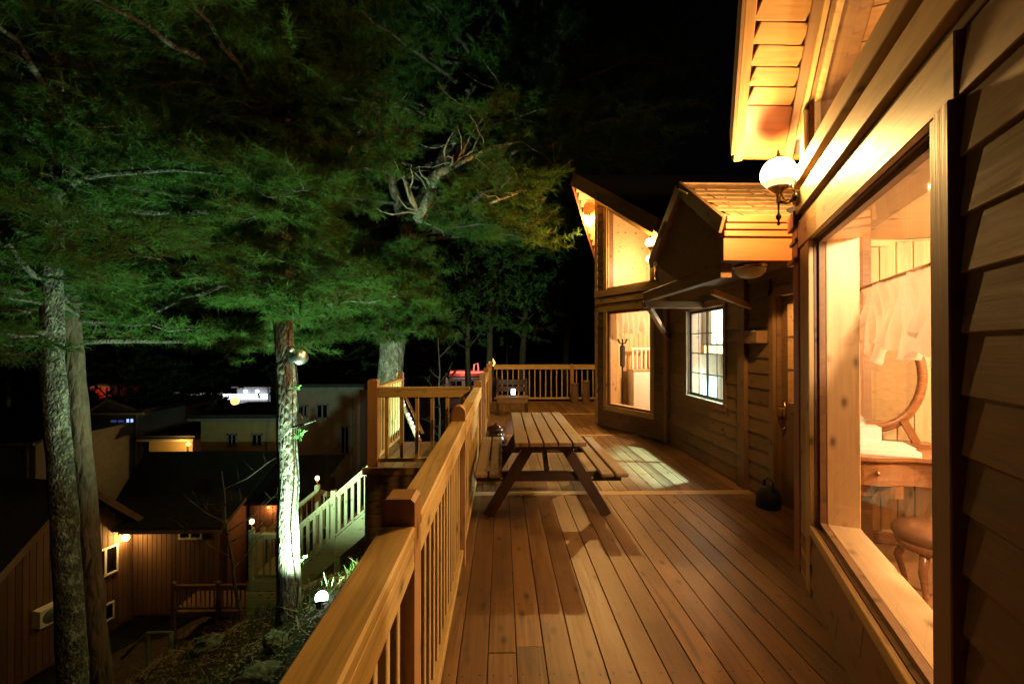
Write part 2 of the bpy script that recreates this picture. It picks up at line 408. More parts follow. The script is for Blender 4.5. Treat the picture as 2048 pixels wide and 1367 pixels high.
def post(root, x, y, z0, z1, w=.098, mat='post_wood', arch=False):
    mb = MB()
    if arch:
        pr = [(-w / 2, z0), (w / 2, z0), (w / 2, z1 - w / 2)] + [(w / 2 * math.cos(R(t)), z1 - w / 2 + w / 2 * math.sin(R(t))) for t in range(20, 180, 20)] + [(-w / 2, z1 - w / 2)]
    else:
        c = .012; pr = [(-w / 2, z0), (w / 2, z0), (w / 2, z1 - c), (w / 2 - c, z1), (-w / 2 + c, z1), (-w / 2, z1 - c)]
    # built lying along local x so that the grain follows the post
    M = Matrix(((0, 1, 0), (0, 0, 1), (1, 0, 0))).transposed()
    V = [(q, -w / 2, p) for p, q in pr]; n = len(V)
    me = bpy.data.meshes.new('post'); me.from_pydata(V + [(x_, w / 2, z_) for x_, _, z_ in V], [], [tuple(range(n)), tuple(range(2 * n - 1, n - 1, -1))] + [(i, n + i, n + (i + 1) % n, (i + 1) % n) for i in range(n)])
    me.materials.append(M_[mat]); o = bpy.data.objects.new('post', me)
    Mx = Matrix(((0, 0, -1, x), (0, 1, 0, y), (1, 0, 0, 0), (0, 0, 0, 1)))
    return link(o, Mx, root)

RX = -.315
rail = thing('deck_railing', 'long pine railing with wide cap along the left deck edge beside the picnic table', 'railing', (RX, 3, 0))
pys = [-.6, 1.45, 3.36, 6.03]
for y0, y1 in zip(pys, pys[1:]): railing(rail, (RX, y0), (RX, y1), inner=1)
for i, y in enumerate(pys): post(rail, RX, y, -.25, 1.13 if i != 2 else 1.16, arch=(i == 2), w=.1)
rail2 = thing('deck_railing', 'pine railing on the left deck edge beyond the stair opening, leading to the far corner', 'railing', (RX, 10, 0))
pys = [7.6, 9.3, 11.1, 12.9]
for y0, y1 in zip(pys, pys[1:]): railing(rail2, (RX, y0), (RX, y1), inner=1)
for y in pys: post(rail2, RX, y, -.25, 1.14)
rail3 = thing('deck_railing', 'pine railing across the far end of the deck in front of dark woods', 'railing', (1.2, 12.9, 0))
railing(rail3, (RX + .05, 12.9), (2.0, 12.9), inner=1, spacing=.15); railing(rail3, (2.0, 12.9), (4.3, 12.9), inner=1, spacing=.15)
post(rail3, 2.0, 12.9, -.25, 1.06); post(rail3, 4.3, 12.9, -.25, 1.06)

# ------------------------------------------------------------ stair landing beside the deck, stairs
landing = thing('stair_landing', 'wooden stair landing with board skirt jutting out left of the deck', 'landing', (-1.05, 6.8, -2))
mb = MB(); mb.box((-1.72, 6.0, -.2), (-.42, 7.6, -.036)); mb.build('platform', 'skirt_wood', landing)
for i in range(9):
    plank('deck_board', (-1.75 + .147 * (i + .5), 5.97, -.018), (-1.75 + .147 * (i + .5), 7.62, -.018), .14, .034, 'deck_wood', landing)
for z in np.arange(-1.75, -.05, .17):
    plank('skirt_board', (-1.77, 5.955, z + .06), (-.42, 5.955, z + .06), .165, .022, 'skirt_wood', landing, up=(0, 1, 0))
    plank('skirt_board', (-1.765, 5.97, z + .06), (-1.765, 7.62, z + .06), .165, .022, 'skirt_wood', landing, up=(1, 0, 0))
plank('rim_board', (-1.80, 5.94, -.03), (-.40, 5.94, -.03), .10, .03, 'post_wood', landing, up=(0, 1, 0))
for x, y in ((-1.7, 6.02), (-1.7, 7.6)): post(landing, x, y, float(ground_z(x, y)) - .1, -.05, w=.1)
lr = thing('landing_railing', 'pine railing with square posts round the stair landing left of the table', 'railing', (-1.05, 6.03, 0))
railing(lr, (-1.66, 6.03), (RX - .05, 6.03), spacing=.172, bal=.045); railing(lr, (-1.68, 6.03), (-1.68, 7.6), spacing=.16, bal=.045, inner=-1)
post(lr, -1.68, 6.03, -.05, 1.15, w=.125); post(lr, -1.68, 7.6, -.05, 1.15)

def flight(root, a, b, z0, z1, width_dir, width, mat='stair_wood', n=10):
    a = Vector((*a, z0)); b = Vector((*b, z1)); w = Vector((*width_dir, 0)) * width; d = Vector((b.x - a.x, b.y - a.y, 0)); L = d.length; d.normalize()
    for o in (0, 1):
        off = w * o
        mb = MB(); mb.obox(a + off + Vector((0, 0, -.20)), b + off + Vector((0, 0, -.20)), .04, .38); mb.build('stringer', mat, root)
    for i in range(n):
        f = (i + .5) / n; c = a.lerp(b, f); zt = z0 + (z1 - z0) * (i + .3) / n
        p = Vector((c.x, c.y, zt)); plank('tread', p + w * .02, p + w * .98, L / n + .02, .036, mat, root)
stairs = thing('staircase', 'pale wooden staircase descending left from the landing, floodlit greenish white', 'staircase', (-3.5, 10.5, -3.5))
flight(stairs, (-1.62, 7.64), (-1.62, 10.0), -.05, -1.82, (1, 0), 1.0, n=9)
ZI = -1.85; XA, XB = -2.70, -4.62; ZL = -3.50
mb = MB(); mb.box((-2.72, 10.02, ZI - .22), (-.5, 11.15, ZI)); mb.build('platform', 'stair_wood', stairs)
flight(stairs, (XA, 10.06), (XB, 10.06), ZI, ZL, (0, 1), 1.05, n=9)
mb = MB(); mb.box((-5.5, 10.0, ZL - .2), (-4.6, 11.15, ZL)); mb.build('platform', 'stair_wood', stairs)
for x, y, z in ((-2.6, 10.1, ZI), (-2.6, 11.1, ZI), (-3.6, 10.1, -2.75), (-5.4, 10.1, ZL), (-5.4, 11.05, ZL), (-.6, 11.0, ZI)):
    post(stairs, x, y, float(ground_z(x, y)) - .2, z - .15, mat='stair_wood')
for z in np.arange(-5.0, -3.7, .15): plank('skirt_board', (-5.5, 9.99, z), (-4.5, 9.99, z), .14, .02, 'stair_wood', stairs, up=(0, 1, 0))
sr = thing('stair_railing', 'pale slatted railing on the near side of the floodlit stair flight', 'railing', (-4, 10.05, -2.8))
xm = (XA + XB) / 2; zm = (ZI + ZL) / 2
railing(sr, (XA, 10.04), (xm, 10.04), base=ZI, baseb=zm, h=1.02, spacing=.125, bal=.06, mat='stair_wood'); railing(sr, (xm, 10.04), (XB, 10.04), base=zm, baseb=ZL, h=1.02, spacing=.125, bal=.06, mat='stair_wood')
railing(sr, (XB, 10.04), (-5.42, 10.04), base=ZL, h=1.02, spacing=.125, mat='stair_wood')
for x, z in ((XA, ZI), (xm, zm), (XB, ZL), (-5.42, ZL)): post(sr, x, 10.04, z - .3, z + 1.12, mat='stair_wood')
sr2 = thing('stair_railing', 'pale railing on the rear side of the stair flight, ending under a small lit globe', 'railing', (-5, 11.1, -3))
xe = -4.5; ze = -2.92; xl = -5.8; zl = -3.95
railing(sr2, (xl, 11.25), (xe, 11.25), base=zl, baseb=ze, h=1.02, spacing=.125, mat='stair_wood')
railing(sr2, (xe, 11.25), (xe + .35, 12.3), base=ze, baseb=ze - .55, h=1.02, mat='stair_wood')
railing(sr2, (-5.42, 10.04), (xl, 11.25), base=ZL, baseb=zl, h=1.02, mat='stair_wood')
for x, y, z in ((xe, 11.25, ze), (xl, 11.25, zl)): post(sr2, x, y, z - .9, z + 1.12, mat='stair_wood')
def post_lamp(x, y, z, label, e=6):
    t = thing('post_lamp', label, 'lamp', (x, y, z), 'small lamps on the stair posts')
    MB().lathe((x, y, z), [(.001, 0), (.05, 0), (.05, .02), (.02, .03), (.02, .09), (.06, .10), (.06, .12)], 14).build('base', 'brass', t, True)
    MB().lathe((x, y, z + .16), sphere_prof(.05, 8), 14).build('globe', 'cabin_glow', t, True)
    lamp('lamp_light', 'POINT', (x, y, z + .17), e, WARM, t, .03)
post_lamp(xe, 11.25, ze + 1.12, 'small lit globe lamp on the highest stair post, left of the bright railing')
post_lamp(-5.42, 10.04, ZL + 1.12, 'small lit globe lamp on the corner post of the lower stair landing')

# inner sloping board with small glowing spots seen through the landing balusters
sb = thing('glow_spot_board', 'sloping pale stair wall board carrying a row of small glowing spots', 'board', (-1.85, 9, -.4))
p0 = px(806, 800, 9.6); p1 = px(838, 872, 8.2)
plank('board', p0 + Vector((.04, 0, -.14)), p1 + Vector((.04, 0, -.14)), .03, .16, 'skirt_wood', sb)
plank('board_edge', p0 + Vector((.08, 0, .06)), p1 + Vector((.08, 0, .06)), .05, .02, 'post_wood', sb)
for i, f in enumerate((.02, .13, .42, .53, .64, .75, .86, .97)):
    p = p0.lerp(p1, f); MB().lathe(p + Vector((.0, -.03, 0)), sphere_prof(.035 if i else .045, 6), 10).build('glow_spot', 'spot_glow', sb, True)

# ------------------------------------------------------------ the lodge
house = thing('timber_lodge', 'two-winged timber lodge with lap siding, big lit windows and entrance gable on the right', 'building', (4.5, 5.5, -.8))
class Frame:
    def __init__(s, O, u, n):
        s.O = Vector((*O, 0)); s.u = Vector((*u, 0)).normalized(); s.n = Vector((*n, 0)).normalized()
    def __call__(s, a, b, z): return s.O + s.u * a + s.n * b + Vector((0, 0, z))
NFd = Vector((.399, .917)).normalized()
NF = Frame((2.13, 3.16), (-NFd.x, -NFd.y), (-NFd.y, NFd.x))            # near front: a runs towards the camera
FFd = Vector((-.437, .899)).normalized()
FF = Frame((2.76, 7.47), (FFd.x, FFd.y), (-FFd.y, FFd.x))              # far front: a runs away from the camera
MWf = Frame((2.76, 3.55), (0, 1), (-1, 0))
NFL, FFL = 2.6, 1.92

def lerp(a, b, f): return a + (b - a) * f
def wall(name, F, L, z0, ztop, th, ops, mat, parent, a0=0.0):
    mb = MB(); cuts = sorted({a0, L} | {o[0] for o in ops} | {o[1] for o in ops})
    for a, b in zip(cuts, cuts[1:]):
        if b - a < 1e-4: continue
        m = (a + b) / 2; spans = []; cur = (z0, z0)
        for o in sorted([o for o in ops if o[0] < m < o[1]], key=lambda o: o[2]):
            ta = lerp(o[3], o[4], (a - o[0]) / (o[1] - o[0])); tb = lerp(o[3], o[4], (b - o[0]) / (o[1] - o[0]))
            spans.append((cur, (o[2], o[2]))); cur = (ta, tb)
        spans.append((cur, (ztop(a), ztop(b))))
        for (la, lb), (ha, hb) in spans:
            if ha - la < .005 and hb - lb < .005: continue
            mb.prism([F(a, 0, la), F(b, 0, lb), F(b, 0, hb), F(a, 0, ha)], F.n * -th)
    return mb.build(name, mat, parent)
def siding(F, L, z0, ztop, ops, parent, a0=0.0, exp=.162, mat='siding_wood', off=.012):
    k = 0; z = z0
    while z < max(ztop(a0), ztop(L)):
        grid = np.arange(a0, L + 1e-6, .02); ok = []
        for a in grid:
            zt = ztop(a); g = zt > z + .09
            for o in ops:
                if o[0] < a < o[1]:
                    tp = lerp(o[3], o[4], (a - o[0]) / (o[1] - o[0]))
                    if z + exp * .6 > o[2] and z + exp * .4 < tp: g = False
            ok.append(g)
        i = 0
        while i < len(grid):
            if ok[i]:
                j = i
                while j + 1 < len(grid) and ok[j + 1]: j += 1
                if j - i >= 3:
                    A, B = grid[i], grid[j]; segs = [A, B]
                    if B - A > 1.6: segs = [A, A + (B - A) * random.choice((.35, .45, .55, .65)), B]
                    for q, r in zip(segs, segs[1:]):
                        jz = random.uniform(-.004, .004)
                        plank('siding_board', F(q + .002, off, z + exp / 2 + jz), F(r - .002, off, z + exp / 2 + jz), .020, exp + .022, mat, parent, bev=.003, tilt=(-1 if F.u.cross(Vector((0, 0, 1))).dot(F.n) > 0 else 1) * R(5.5))
                i = j
            i += 1
        z += exp; k += 1

# ---- near wing
nz = lambda a: 3.20 + .55 * a
opsN = [(.32, 1.97, .45, 2.28, 2.28), (.22, 2.35, 2.84, nz(.22) - .12, nz(2.35) - .12)]
wN = wall('wall', NF, NFL, -.3, nz, .2, opsN, 'dark_trim_wood', house)
siding(NF, NFL, .02, lambda a: 2.48, [(-.1, 2.13, -.5, 3, 3)], wN)
siding(NF, 1.98, -.1, lambda a: .40, [], wN, a0=.0, exp=.16, mat='dark_trim_wood')
# second half of the prow, behind the picture's right edge
NP = NF(NFL, 0, 0)
NB = Frame((NP.x, NP.y), (NFd.x, -NFd.y), (-NFd.y, -NFd.x))
wNB = wall('wall', NB, NFL, -.3, lambda a: nz(NFL) - .55 * a, .2, [(.7, 2.1, .45, 2.28, 2.28)], 'dark_trim_wood', house)
siding(NB, NFL, .02, lambda a: 2.48, [(.6, 2.2, .4, 2.4, 2.4)], wNB)
# boards and bands over the near front
def band(F, a0, a1, z0, z1, b0, b1, mat, parent=house, name='trim_board'):
    return plank(name, F(a0, (b0 + b1) / 2, (z0 + z1) / 2), F(a1, (b0 + b1) / 2, (z0 + z1) / 2), b1 - b0, z1 - z0, mat, parent)
def vband(F, a0, a1, z0, z1, b0, b1, mat, parent=house, name='trim_board'):
    return plank(name, F((a0 + a1) / 2, (b0 + b1) / 2, z0), F((a0 + a1) / 2, (b0 + b1) / 2, z1), b1 - b0, a1 - a0, mat, parent, up=tuple(F.u))
band(NF, -.02, 2.12, 2.285, 2.475, .001, .032, 'trim_wood')
band(NF, -.02, 2.6, 2.525, 2.665, .001, .045, 'trim_wood')
band(NF, -.02, 2.6, 2.715, 2.825, .001, .06, 'trim_wood')
band(NF, .0, 2.6, 2.477, 2.523, .001, .012, 'dark_trim_wood'); band(NF, .0, 2.6, 2.667, 2.713, .001, .012, 'dark_trim_wood')  # dark strips in the grooves, their colour standing in for shade
vband(NF, 1.98, 2.04, .0, 2.28, .001, .035, 'dark_trim_wood'); vband(NF, 2.043, 2.13, .0, 2.28, .001, .05, 'dark_trim_wood')
band(NF, .30, 1.97, .385, .445, .001, .03, 'trim_wood', name='sill_board'); vband(NF, .20, .315, .0, 2.28, .001, .03, 'trim_wood')
# frieze under the roof slope
plank('trim_board', NF(-.05, .02, nz(-.05) - .06), NF(2.58, .02, nz(2.58) - .06), .03, .10, 'trim_wood', house)
vband(NF, .10, .215, 2.83, nz(.16) - .12, .001, .035, 'trim_wood')

def window(F, a0, a1, z0, z1, z1b, parent, fw=.045, depth=.05, b=-.05, mat='white_paint', mull=(), bars=(), glassm='pane_glass', slide=False, reveal=None):
    """frame as one mesh with the panes as its children; z1/z1b are the heads at both ends"""
    mb = MB(); top = lambda a: lerp(z1, z1b, (a - a0) / (a1 - a0))
    mb.prism([F(a0, b, z0), F(a1, b, z0), F(a1, b, z0 + fw), F(a0, b, z0 + fw)], F.n * -depth)
    mb.prism([F(a0, b, top(a0) - fw), F(a1, b, top(a1) - fw), F(a1, b, top(a1)), F(a0, b, top(a0))], F.n * -depth)
    for q, r in ((a0, a0 + fw), (a1 - fw, a1)):
        mb.prism([F(q, b - .001, z0 + fw), F(r, b - .001, z0 + fw), F(r, b - .001, top(r) - fw), F(q, b - .001, top(q) - fw)], F.n * -(depth - .002))
    for m in mull:
        mb.prism([F(m - fw * .6, b + .004, z0 + fw), F(m + fw * .6, b + .004, z0 + fw), F(m + fw * .6, b + .004, top(m) - fw), F(m - fw * .6, b + .004, top(m) - fw)], F.n * -depth)
    w = mb.build('window', mat, parent)
    edges = [a0 + fw] + list(mull) + [a1 - fw]
    for q, r in zip(edges, edges[1:]):
        mb = MB(); mb.prism([F(q, b - depth / 2, z0 + fw), F(r, b - depth / 2, z0 + fw), F(r, b - depth / 2, top(r) - fw), F(q, b - depth / 2, top(q) - fw)], F.n * -.002)
        # a single sheet keeps the reflection clean
        p = MB(); p.add([F(q, b - depth / 2, z0 + fw * .5), F(r, b - depth / 2, z0 + fw * .5), F(r, b - depth / 2, top(r) - fw * .5), F(q, b - depth / 2, top(q) - fw * .5)], [(0, 1, 2, 3)])
        p.build('pane', glassm, w)
    for kind, v in bars:
        if kind == 'v': plank('glazing_bar', F(v, b - depth * .3, z0 + fw), F(v, b - depth * .3, top(v) - fw), .014, .008, mat, w, up=tuple(F.u))
        else: plank('glazing_bar', F(a0 + fw, b - depth * .3, v), F(a1 - fw, b - depth * .3, v), .008, .014, mat, w)
    return w
window(NF, .32, 1.97, .45, 2.28, 2.28, house, fw=.03, depth=.035, b=-.02, mat='dark_trim_wood')
window(NF, .22, 2.35, 2.84, nz(.22) - .12, nz(2.35) - .12, house, fw=.03, depth=.035, b=-.02, mat='trim_wood')
# window reveals of the near front (linings)
def lining(F, a0, a1, z0, z1, d0, d1, parent, mat='sill_wood'):
    plank('window_sill', F(a0 - .0, (d0 + d1) / 2, z0 - .012), F(a1, (d0 + d1) / 2, z0 - .012), d0 - d1, .03, mat, parent)
    plank('head_lining', F(a0, (d0 + d1) / 2, z1 + .012), F(a1, (d0 + d1) / 2, z1 + .012), d0 - d1, .03, mat, parent)
    for a, s in ((a0, -1), (a1, 1)):
        plank('jamb_lining', F(a + s * .012, (d0 + d1) / 2, z0), F(a + s * .012, (d0 + d1) / 2, z1), d0 - d1, .03, mat, parent, up=tuple(F.u))
lining(NF, .335, 1.955, .47, 2.265, -.06, -.235, house)
# corner pilaster with moulded head
def fbox(F, a0, a1, b0, b1, z0, z1, mat, parent, name):
    if (z1 - z0) > (a1 - a0): return vband(F, a0, a1, z0, z1, b0, b1, mat, parent, name)
    return band(F, a0, a1, z0, z1, b0, b1, mat, parent, name)
fbox(NF, -.20, -.005, -.12, .03, 0, 2.19, 'red_trim_wood', house, 'pilaster')
fbox(NF, -.27, -.0, -.16, .06, 2.192, 2.225, 'red_trim_wood', house, 'pilaster_moulding')
fbox(NF, -.21, -.006, -.12, .035, 2.227, 2.33, 'red_trim_wood', house, 'pilaster_head')
fbox(NF, -.23, -.006, -.12, .05, 2.332, 2.36, 'dark_trim_wood', house, 'pilaster_moulding')
fbox(NF, -.21, -.006, -.12, .035, 2.362, 2.44, 'red_trim_wood', house, 'pilaster_head')
fbox(NF, -.24, -.006, -.12, .06, 2.442, 2.56, 'red_trim_wood', house, 'pilaster_head')
vband(NF, -.05, .195, 0, 2.28, .001, .022, 'trim_wood', house)
# return wall to the middle wall
RT = NF(-.06, -.1, 0); RF = Frame((RT.x, RT.y), (2.9 - RT.x, 3.7 - RT.y), (-(3.7 - RT.y), 2.9 - RT.x))
wall('wall', RF, 1.0, -.3, lambda a: 3.3, .1, [], 'dark_trim_wood', house)

# ---- middle wall
mtop = lambda a: 2.75
ML = 7.60 - 3.55
opsM = [(2.01, 3.11, .88, 2.09, 2.09), (.08, .95, .0, 2.1, 2.1)]
wM = wall('wall', MWf, ML, -.3, mtop, .18, opsM, 'dark_trim_wood', house)
siding(MWf, ML, .02, mtop, [(1.93, 3.19, .80, 2.17, 2.17), (-.1, 1.04, -1, 2.2, 2.2)], wM)
vband(MWf, 1.44, 1.60, 0, 2.7, .02, .07, 'dark_trim_wood'); vband(MWf, 3.80, 3.92, 0, 2.7, .02, .08, 'dark_trim_wood')
for q in ((1.93, 2.005), (3.115, 3.19)): vband(MWf, q[0], q[1], .80, 2.17, .001, .035, 'dark_trim_wood')
band(MWf, 1.92, 3.20, 2.095, 2.18, .002, .04, 'dark_trim_wood'); band(MWf, 1.92, 3.20, .79, .875, .002, .045, 'dark_trim_wood', name='sill_board')
vband(MWf, .955, 1.03, 0, 2.17, .001, .04, 'dark_trim_wood'); band(MWf, .0, 1.04, 2.105, 2.18, .002, .04, 'dark_trim_wood')
zb = [.88 + .045 + i * (2.09 - .88 - .09) / 4 for i in (1, 2, 3)]
window(MWf, 2.01, 3.11, .88, 2.09, 2.09, house, fw=.035, depth=.016, b=-.03, mat='iron', mull=(2.56,), bars=[('h', z) for z in zb] + [('v', 2.29), ('v', 2.83)])
# door with a tall glazed light and lever handle
mb = MB()
for lo, hi in (((.09, .02), (.34, 2.09)), ((.84, .02), (.94, 2.09)), ((.34, .02), (.84, 1.04)), ((.34, 2.0), (.84, 2.09))):
    mb.prism([MWf(lo[0], -.04, lo[1]), MWf(hi[0], -.04, lo[1]), MWf(hi[0], -.04, hi[1]), MWf(lo[0], -.04, hi[1])], MWf.n * -.045)
door = mb.build('door', 'dark_trim_wood', house)
p = MB(); p.add([MWf(.34, -.06, 1.04), MWf(.84, -.06, 1.04), MWf(.84, -.06, 2.0), MWf(.34, -.06, 2.0)], [(0, 1, 2, 3)]); p.build('pane', 'pane_glass', door)
for z in (1.36, 1.68): plank('glazing_bar', MWf(.34, -.05, z), MWf(.84, -.05, z), .02, .02, 'dark_trim_wood', door)
mb = MB(); mb.tube([MWf(.88, -.04, .98), MWf(.88, .03, .98), MWf(.78, .035, .98)], [.012, .011, .009], 8); mb.box(tuple(MWf(.905, -.039, .87)), tuple(MWf(.86, -.02, 1.05))) ; mb.build('handle', 'brass', door, True)
MB().lathe(MWf(.88, -.03, .78), sphere_prof(.022, 6), 10).build('lock', 'brass', door, True)
# small shelf box on the wall by the door
box('mail_shelf', (2.62, 4.62, 1.62), (2.745, 4.86, 1.75), 'dark_trim_wood', house)

# ---- far wing
fz = lambda a: 3.62 + .66 * a - .05
opsF = [(.40, 1.56, .43, 2.24, 2.24), (.22, 1.60, 2.70, fz(.22) - .33, fz(1.60) - .33)]
wF = wall('wall', FF, FFL, -.3, fz, .18, opsF, 'dark_trim_wood', house)
siding(FF, FFL - .02, .02, lambda a: fz(a) - .15, [(.28, 1.68, .34, 4.6, 4.6), (-.1, .1, -1, 9, 9)], wF)
band(FF, .02, 1.90, 2.26, 2.40, .001, .03, 'trim_wood'); band(FF, .02, 1.90, 2.42, 2.53, .001, .045, 'trim_wood'); band(FF, .02, 1.90, 2.56, 2.68, .001, .06, 'trim_wood')
for q in ((.30, .395), (1.565, 1.66)):
    vband(FF, q[0], q[1], .36, 2.255, .001, .03, 'trim_wood'); vband(FF, q[0], q[1], 2.69, fz(q[0]) - .30, .001, .03, 'trim_wood')
band(FF, .30, 1.66, .33, .425, .002, .035, 'trim_wood', name='sill_board')
plank('trim_board', FF(.0, .02, fz(0) - .24), FF(1.90, .02, fz(1.9) - .24), .03, .14, 'trim_wood', house)
vband(FF, 1.84, 1.93, -.02, fz(1.9) - .1, .001, .03, 'trim_wood'); vband(FF, .0, .10, -.02, 3.4, .001, .03, 'dark_trim_wood')
window(FF, .40, 1.56, .43, 2.24, 2.24, house, fw=.03, depth=.035, b=-.02, mat='dark_trim_wood')
window(FF, .22, 1.60, 2.70, fz(.22) - .33, fz(1.60) - .33, house, fw=.03, depth=.035, b=-.02, mat='trim_wood')
lining(FF, .415, 1.545, .45, 2.225, -.06, -.22, house)
FP = FF(FFL, 0, 0)
FB = Frame((FP.x, FP.y), (-FFd.x, FFd.y), (-FFd.y, -FFd.x))
wFB = wall('wall', FB, FFL, -.3, lambda a: fz(FFL) - .66 * a, .18, [], 'dark_trim_wood', house)
siding(FB, FFL - .02, .02, lambda a: fz(FFL) - .66 * a - .15, [(-.1, .05, -1, 9, 9)], wFB)

# ---- roofs
def roof_slope(P_e, P_r, xback, z_e, z_r, th, mat, parent):
    # eave front corner, ridge front corner (plan), sheet runs to xback
    mb = MB(); v = [(P_e[0], P_e[1], z_e), (P_r[0], P_r[1], z_r), (xback, P_r[1], z_r), (xback, P_e[1], z_e)]
    mb.prism(v, (0, 0, th)); return mb.build('roof', mat, parent)
def soffit(e0, e1, w0, w1, z0, z1, parent, n_plain=3, bw=.135, mat='soffit_wood', drop=.012):
    """boards across the overhang from the rake edge (e) to the wall (w), stacked up the slope"""
    e0 = Vector((*e0, z0 - drop)); e1 = Vector((*e1, z1 - drop)); w0 = Vector((*w0, z0 - drop)); w1 = Vector((*w1, z1 - drop))
    L = (e1 - e0).length; n = int(L / bw); up = (e1 - e0).cross(w0 - e0).normalized()
    for i in range(n):
        f0 = i / n; f1 = (i + .96) / n; fm = (f0 + f1) / 2
        a = e0.lerp(e1, fm); b = w0.lerp(w1, fm); dd = (e1 - e0).normalized(); ac = (b - a)
        perp = abs(dd.cross(ac.normalized()).length)
        plank('soffit_board', a, b, (f1 - f0) * L * perp, .018, mat, parent, up=tuple(up))
# near roof
NRY = NP.y
eaveY = 3.42; z_e = 3.06 + .0; z_r = 3.06 + .6 * (eaveY - NRY)
ov = .43
def on_front(F, Y, out):   # plan point on the front line (moved outwards) at a given Y
    a = (Y - F.O.y - F.n.y * out) / F.u.y; p = F(a, out, 0); return (p.x, p.y)
Ne, Nr = on_front(NF, eaveY, ov), on_front(NF, NRY, ov)
nr1 = roof_slope(Ne, Nr, 9.0, z_e, z_r, .2, 'dark_roof', house)
nr2 = roof_slope((Ne[0], 2 * NRY - eaveY), Nr, 9.0, z_e, z_r, .2, 'dark_roof', house)
wa, wb = on_front(NF, eaveY, .02), on_front(NF, NRY, .02)
def pl(p, q, f): return (p[0] + (q[0] - p[0]) * f, p[1] + (q[1] - p[1]) * f)
fe = .13; ie = lambda f: (lerp(Ne[0], Nr[0], f), lerp(Ne[1], Nr[1], f)); iw = lambda f: (lerp(wa[0], wb[0], f), lerp(wa[1], wb[1], f))
soffit(pl(ie(fe), iw(fe), .16), pl(ie(1), iw(1), .16), pl(ie(fe), iw(fe), .86), pl(ie(1), iw(1), .86), lerp(z_e, z_r, fe), z_r, nr1)
def slope_board(name, p0, p1, w, h, mat, parent): return plank(name, p0, p1, w, h, mat, parent)
E3 = lambda f, s, d: Vector((*pl(ie(f), iw(f), s), lerp(z_e, z_r, f) + d))
plank('rake_board', E3(-.005, .06, -.03), E3(1, .06, -.03), .06, .05, 'soffit_wood', nr1); plank('rake_board', E3(0, .92, -.03), E3(1, .92, -.03), .06, .05, 'dark_trim_wood', nr1)
plank('fascia', E3(-.01, -.035, .10), E3(1, -.035, .10), .025, .26, 'dark_trim_wood', nr1)
mb = MB(); mb.prism([E3(.0, .0, -.005), E3(fe, .0, -.005), E3(fe, 1, -.005), E3(0, 1, -.005)], (0, 0, -.02)); mb.build('eave_panel', 'red_trim_wood', nr1)
mb = MB(); q0 = E3(0, -.02, 0); mb.box((q0.x, q0.y - .0, q0.z - .03), (9.0, q0.y + .03, q0.z + .2)); mb.build('fascia', 'red_trim_wood', nr1)
# far roof
FRY = FP.y; eY = 7.15; fz_e = 3.40; fz_r = 3.40 + .72 * (FRY - eY); ovf = .42
Fe, Fr = on_front(FF, eY, ovf), on_front(FF, FRY, ovf)
fr1 = roof_slope(Fe, Fr, 9.0, fz_e, fz_r, .2, 'dark_roof', house)
FeB = (Fe[0], 2 * FRY - eY)
fr2 = roof_slope(FeB, Fr, 9.0, fz_e, fz_r, .2, 'dark_roof', house)
wa2, wb2 = on_front(FF, eY, .02), on_front(FF, FRY, .02)
soffit(pl(Fe, wa2, .1), pl(Fr, wb2, .1), pl(Fe, wa2, .95), pl(Fr, wb2, .95), fz_e, fz_r, fr1, bw=.19)
wa3 = (wa2[0], 2 * FRY - eY)
soffit(pl(FeB, wa3, .1), pl(Fr, wb2, .1), pl(FeB, wa3, .95), pl(Fr, wb2, .95), fz_e, fz_r, fr2, bw=.19)
plank('fascia', Vector((*Fe, fz_e + .1)) + FF.n * .015, Vector((*Fr, fz_r + .1)) + FF.n * .015, .025, .25, 'dark_trim_wood', fr1)
plank('fascia', Vector((*FeB, fz_e + .1)) + FB.n * .015, Vector((*Fr, fz_r + .1)) + FB.n * .015, .025, .25, 'red_trim_wood', fr2)
mb = MB(); mb.box((Fe[0], eY - .03, fz_e - .03), (9, eY, fz_e + .2)); mb.build('fascia', 'dark_trim_wood', fr1)
# middle roof, low pitch
mb = MB(); mb.prism([(2.60, 3.45, 2.72), (2.60, 7.6, 2.72), (8.5, 7.6, 4.2), (8.5, 3.45, 4.2)], (0, 0, .12)); mb.build('roof', 'dark_roof', house)

# ---- entrance gable canopy
CX0, CYn, CYf, CYr, CZe, CZr = 1.92, 3.90, 5.72, 4.82, 2.66, 3.28
sl = (CZr - CZe) / (CYr - CYn)
mb = MB()
for y0 in (CYn, CYf):
    mb.prism([(CX0, y0, CZe), (CX0, CYr, CZr), (3.6, CYr, CZr), (3.6, y0, CZe)], (0, 0, -.05))
canopy = mb.build('canopy_roof', 'dark_trim_wood', house)
rows = 8
for y0, col in ((CYn, 12), (CYf, 10)):
    sgn = 1 if y0 < CYr else -1; Ls = math.hypot(CYr - CYn, CZr - CZe)
    nrm = Vector((0, -sgn * (CZr - CZe), abs(CYr - y0))).normalized()
    for r in range(rows):
        x = CX0 - .03 - random.uniform(0, .1)
        while x < 3.3:
            w = random.uniform(.10, .22); f = r / rows
            a = Vector((x + w / 2, y0 + (CYr - y0) * f, CZe + (CZr - CZe) * f)); b = Vector((x + w / 2, y0 + (CYr - y0) * min(1, f + 1.55 / rows), CZe + (CZr - CZe) * min(1, f + 1.55 / rows)))
            lift = .022 + random.uniform(0, .008); a2 = a + nrm * lift - Vector((0, sgn * .03, .015)) ; b2 = b + nrm * .008
            if x > CX0 - .05: plank('shingle', a2, b2, round(w, 1) if w > .15 else .1, .012, 'shingle', canopy, up=tuple(nrm))
            x += w + .003
plank('ridge_cap', (CX0 - .02, CYr - .05, CZr + .015), (3.4, CYr - .05, CZr + .015), .12, .02, 'shingle', canopy)
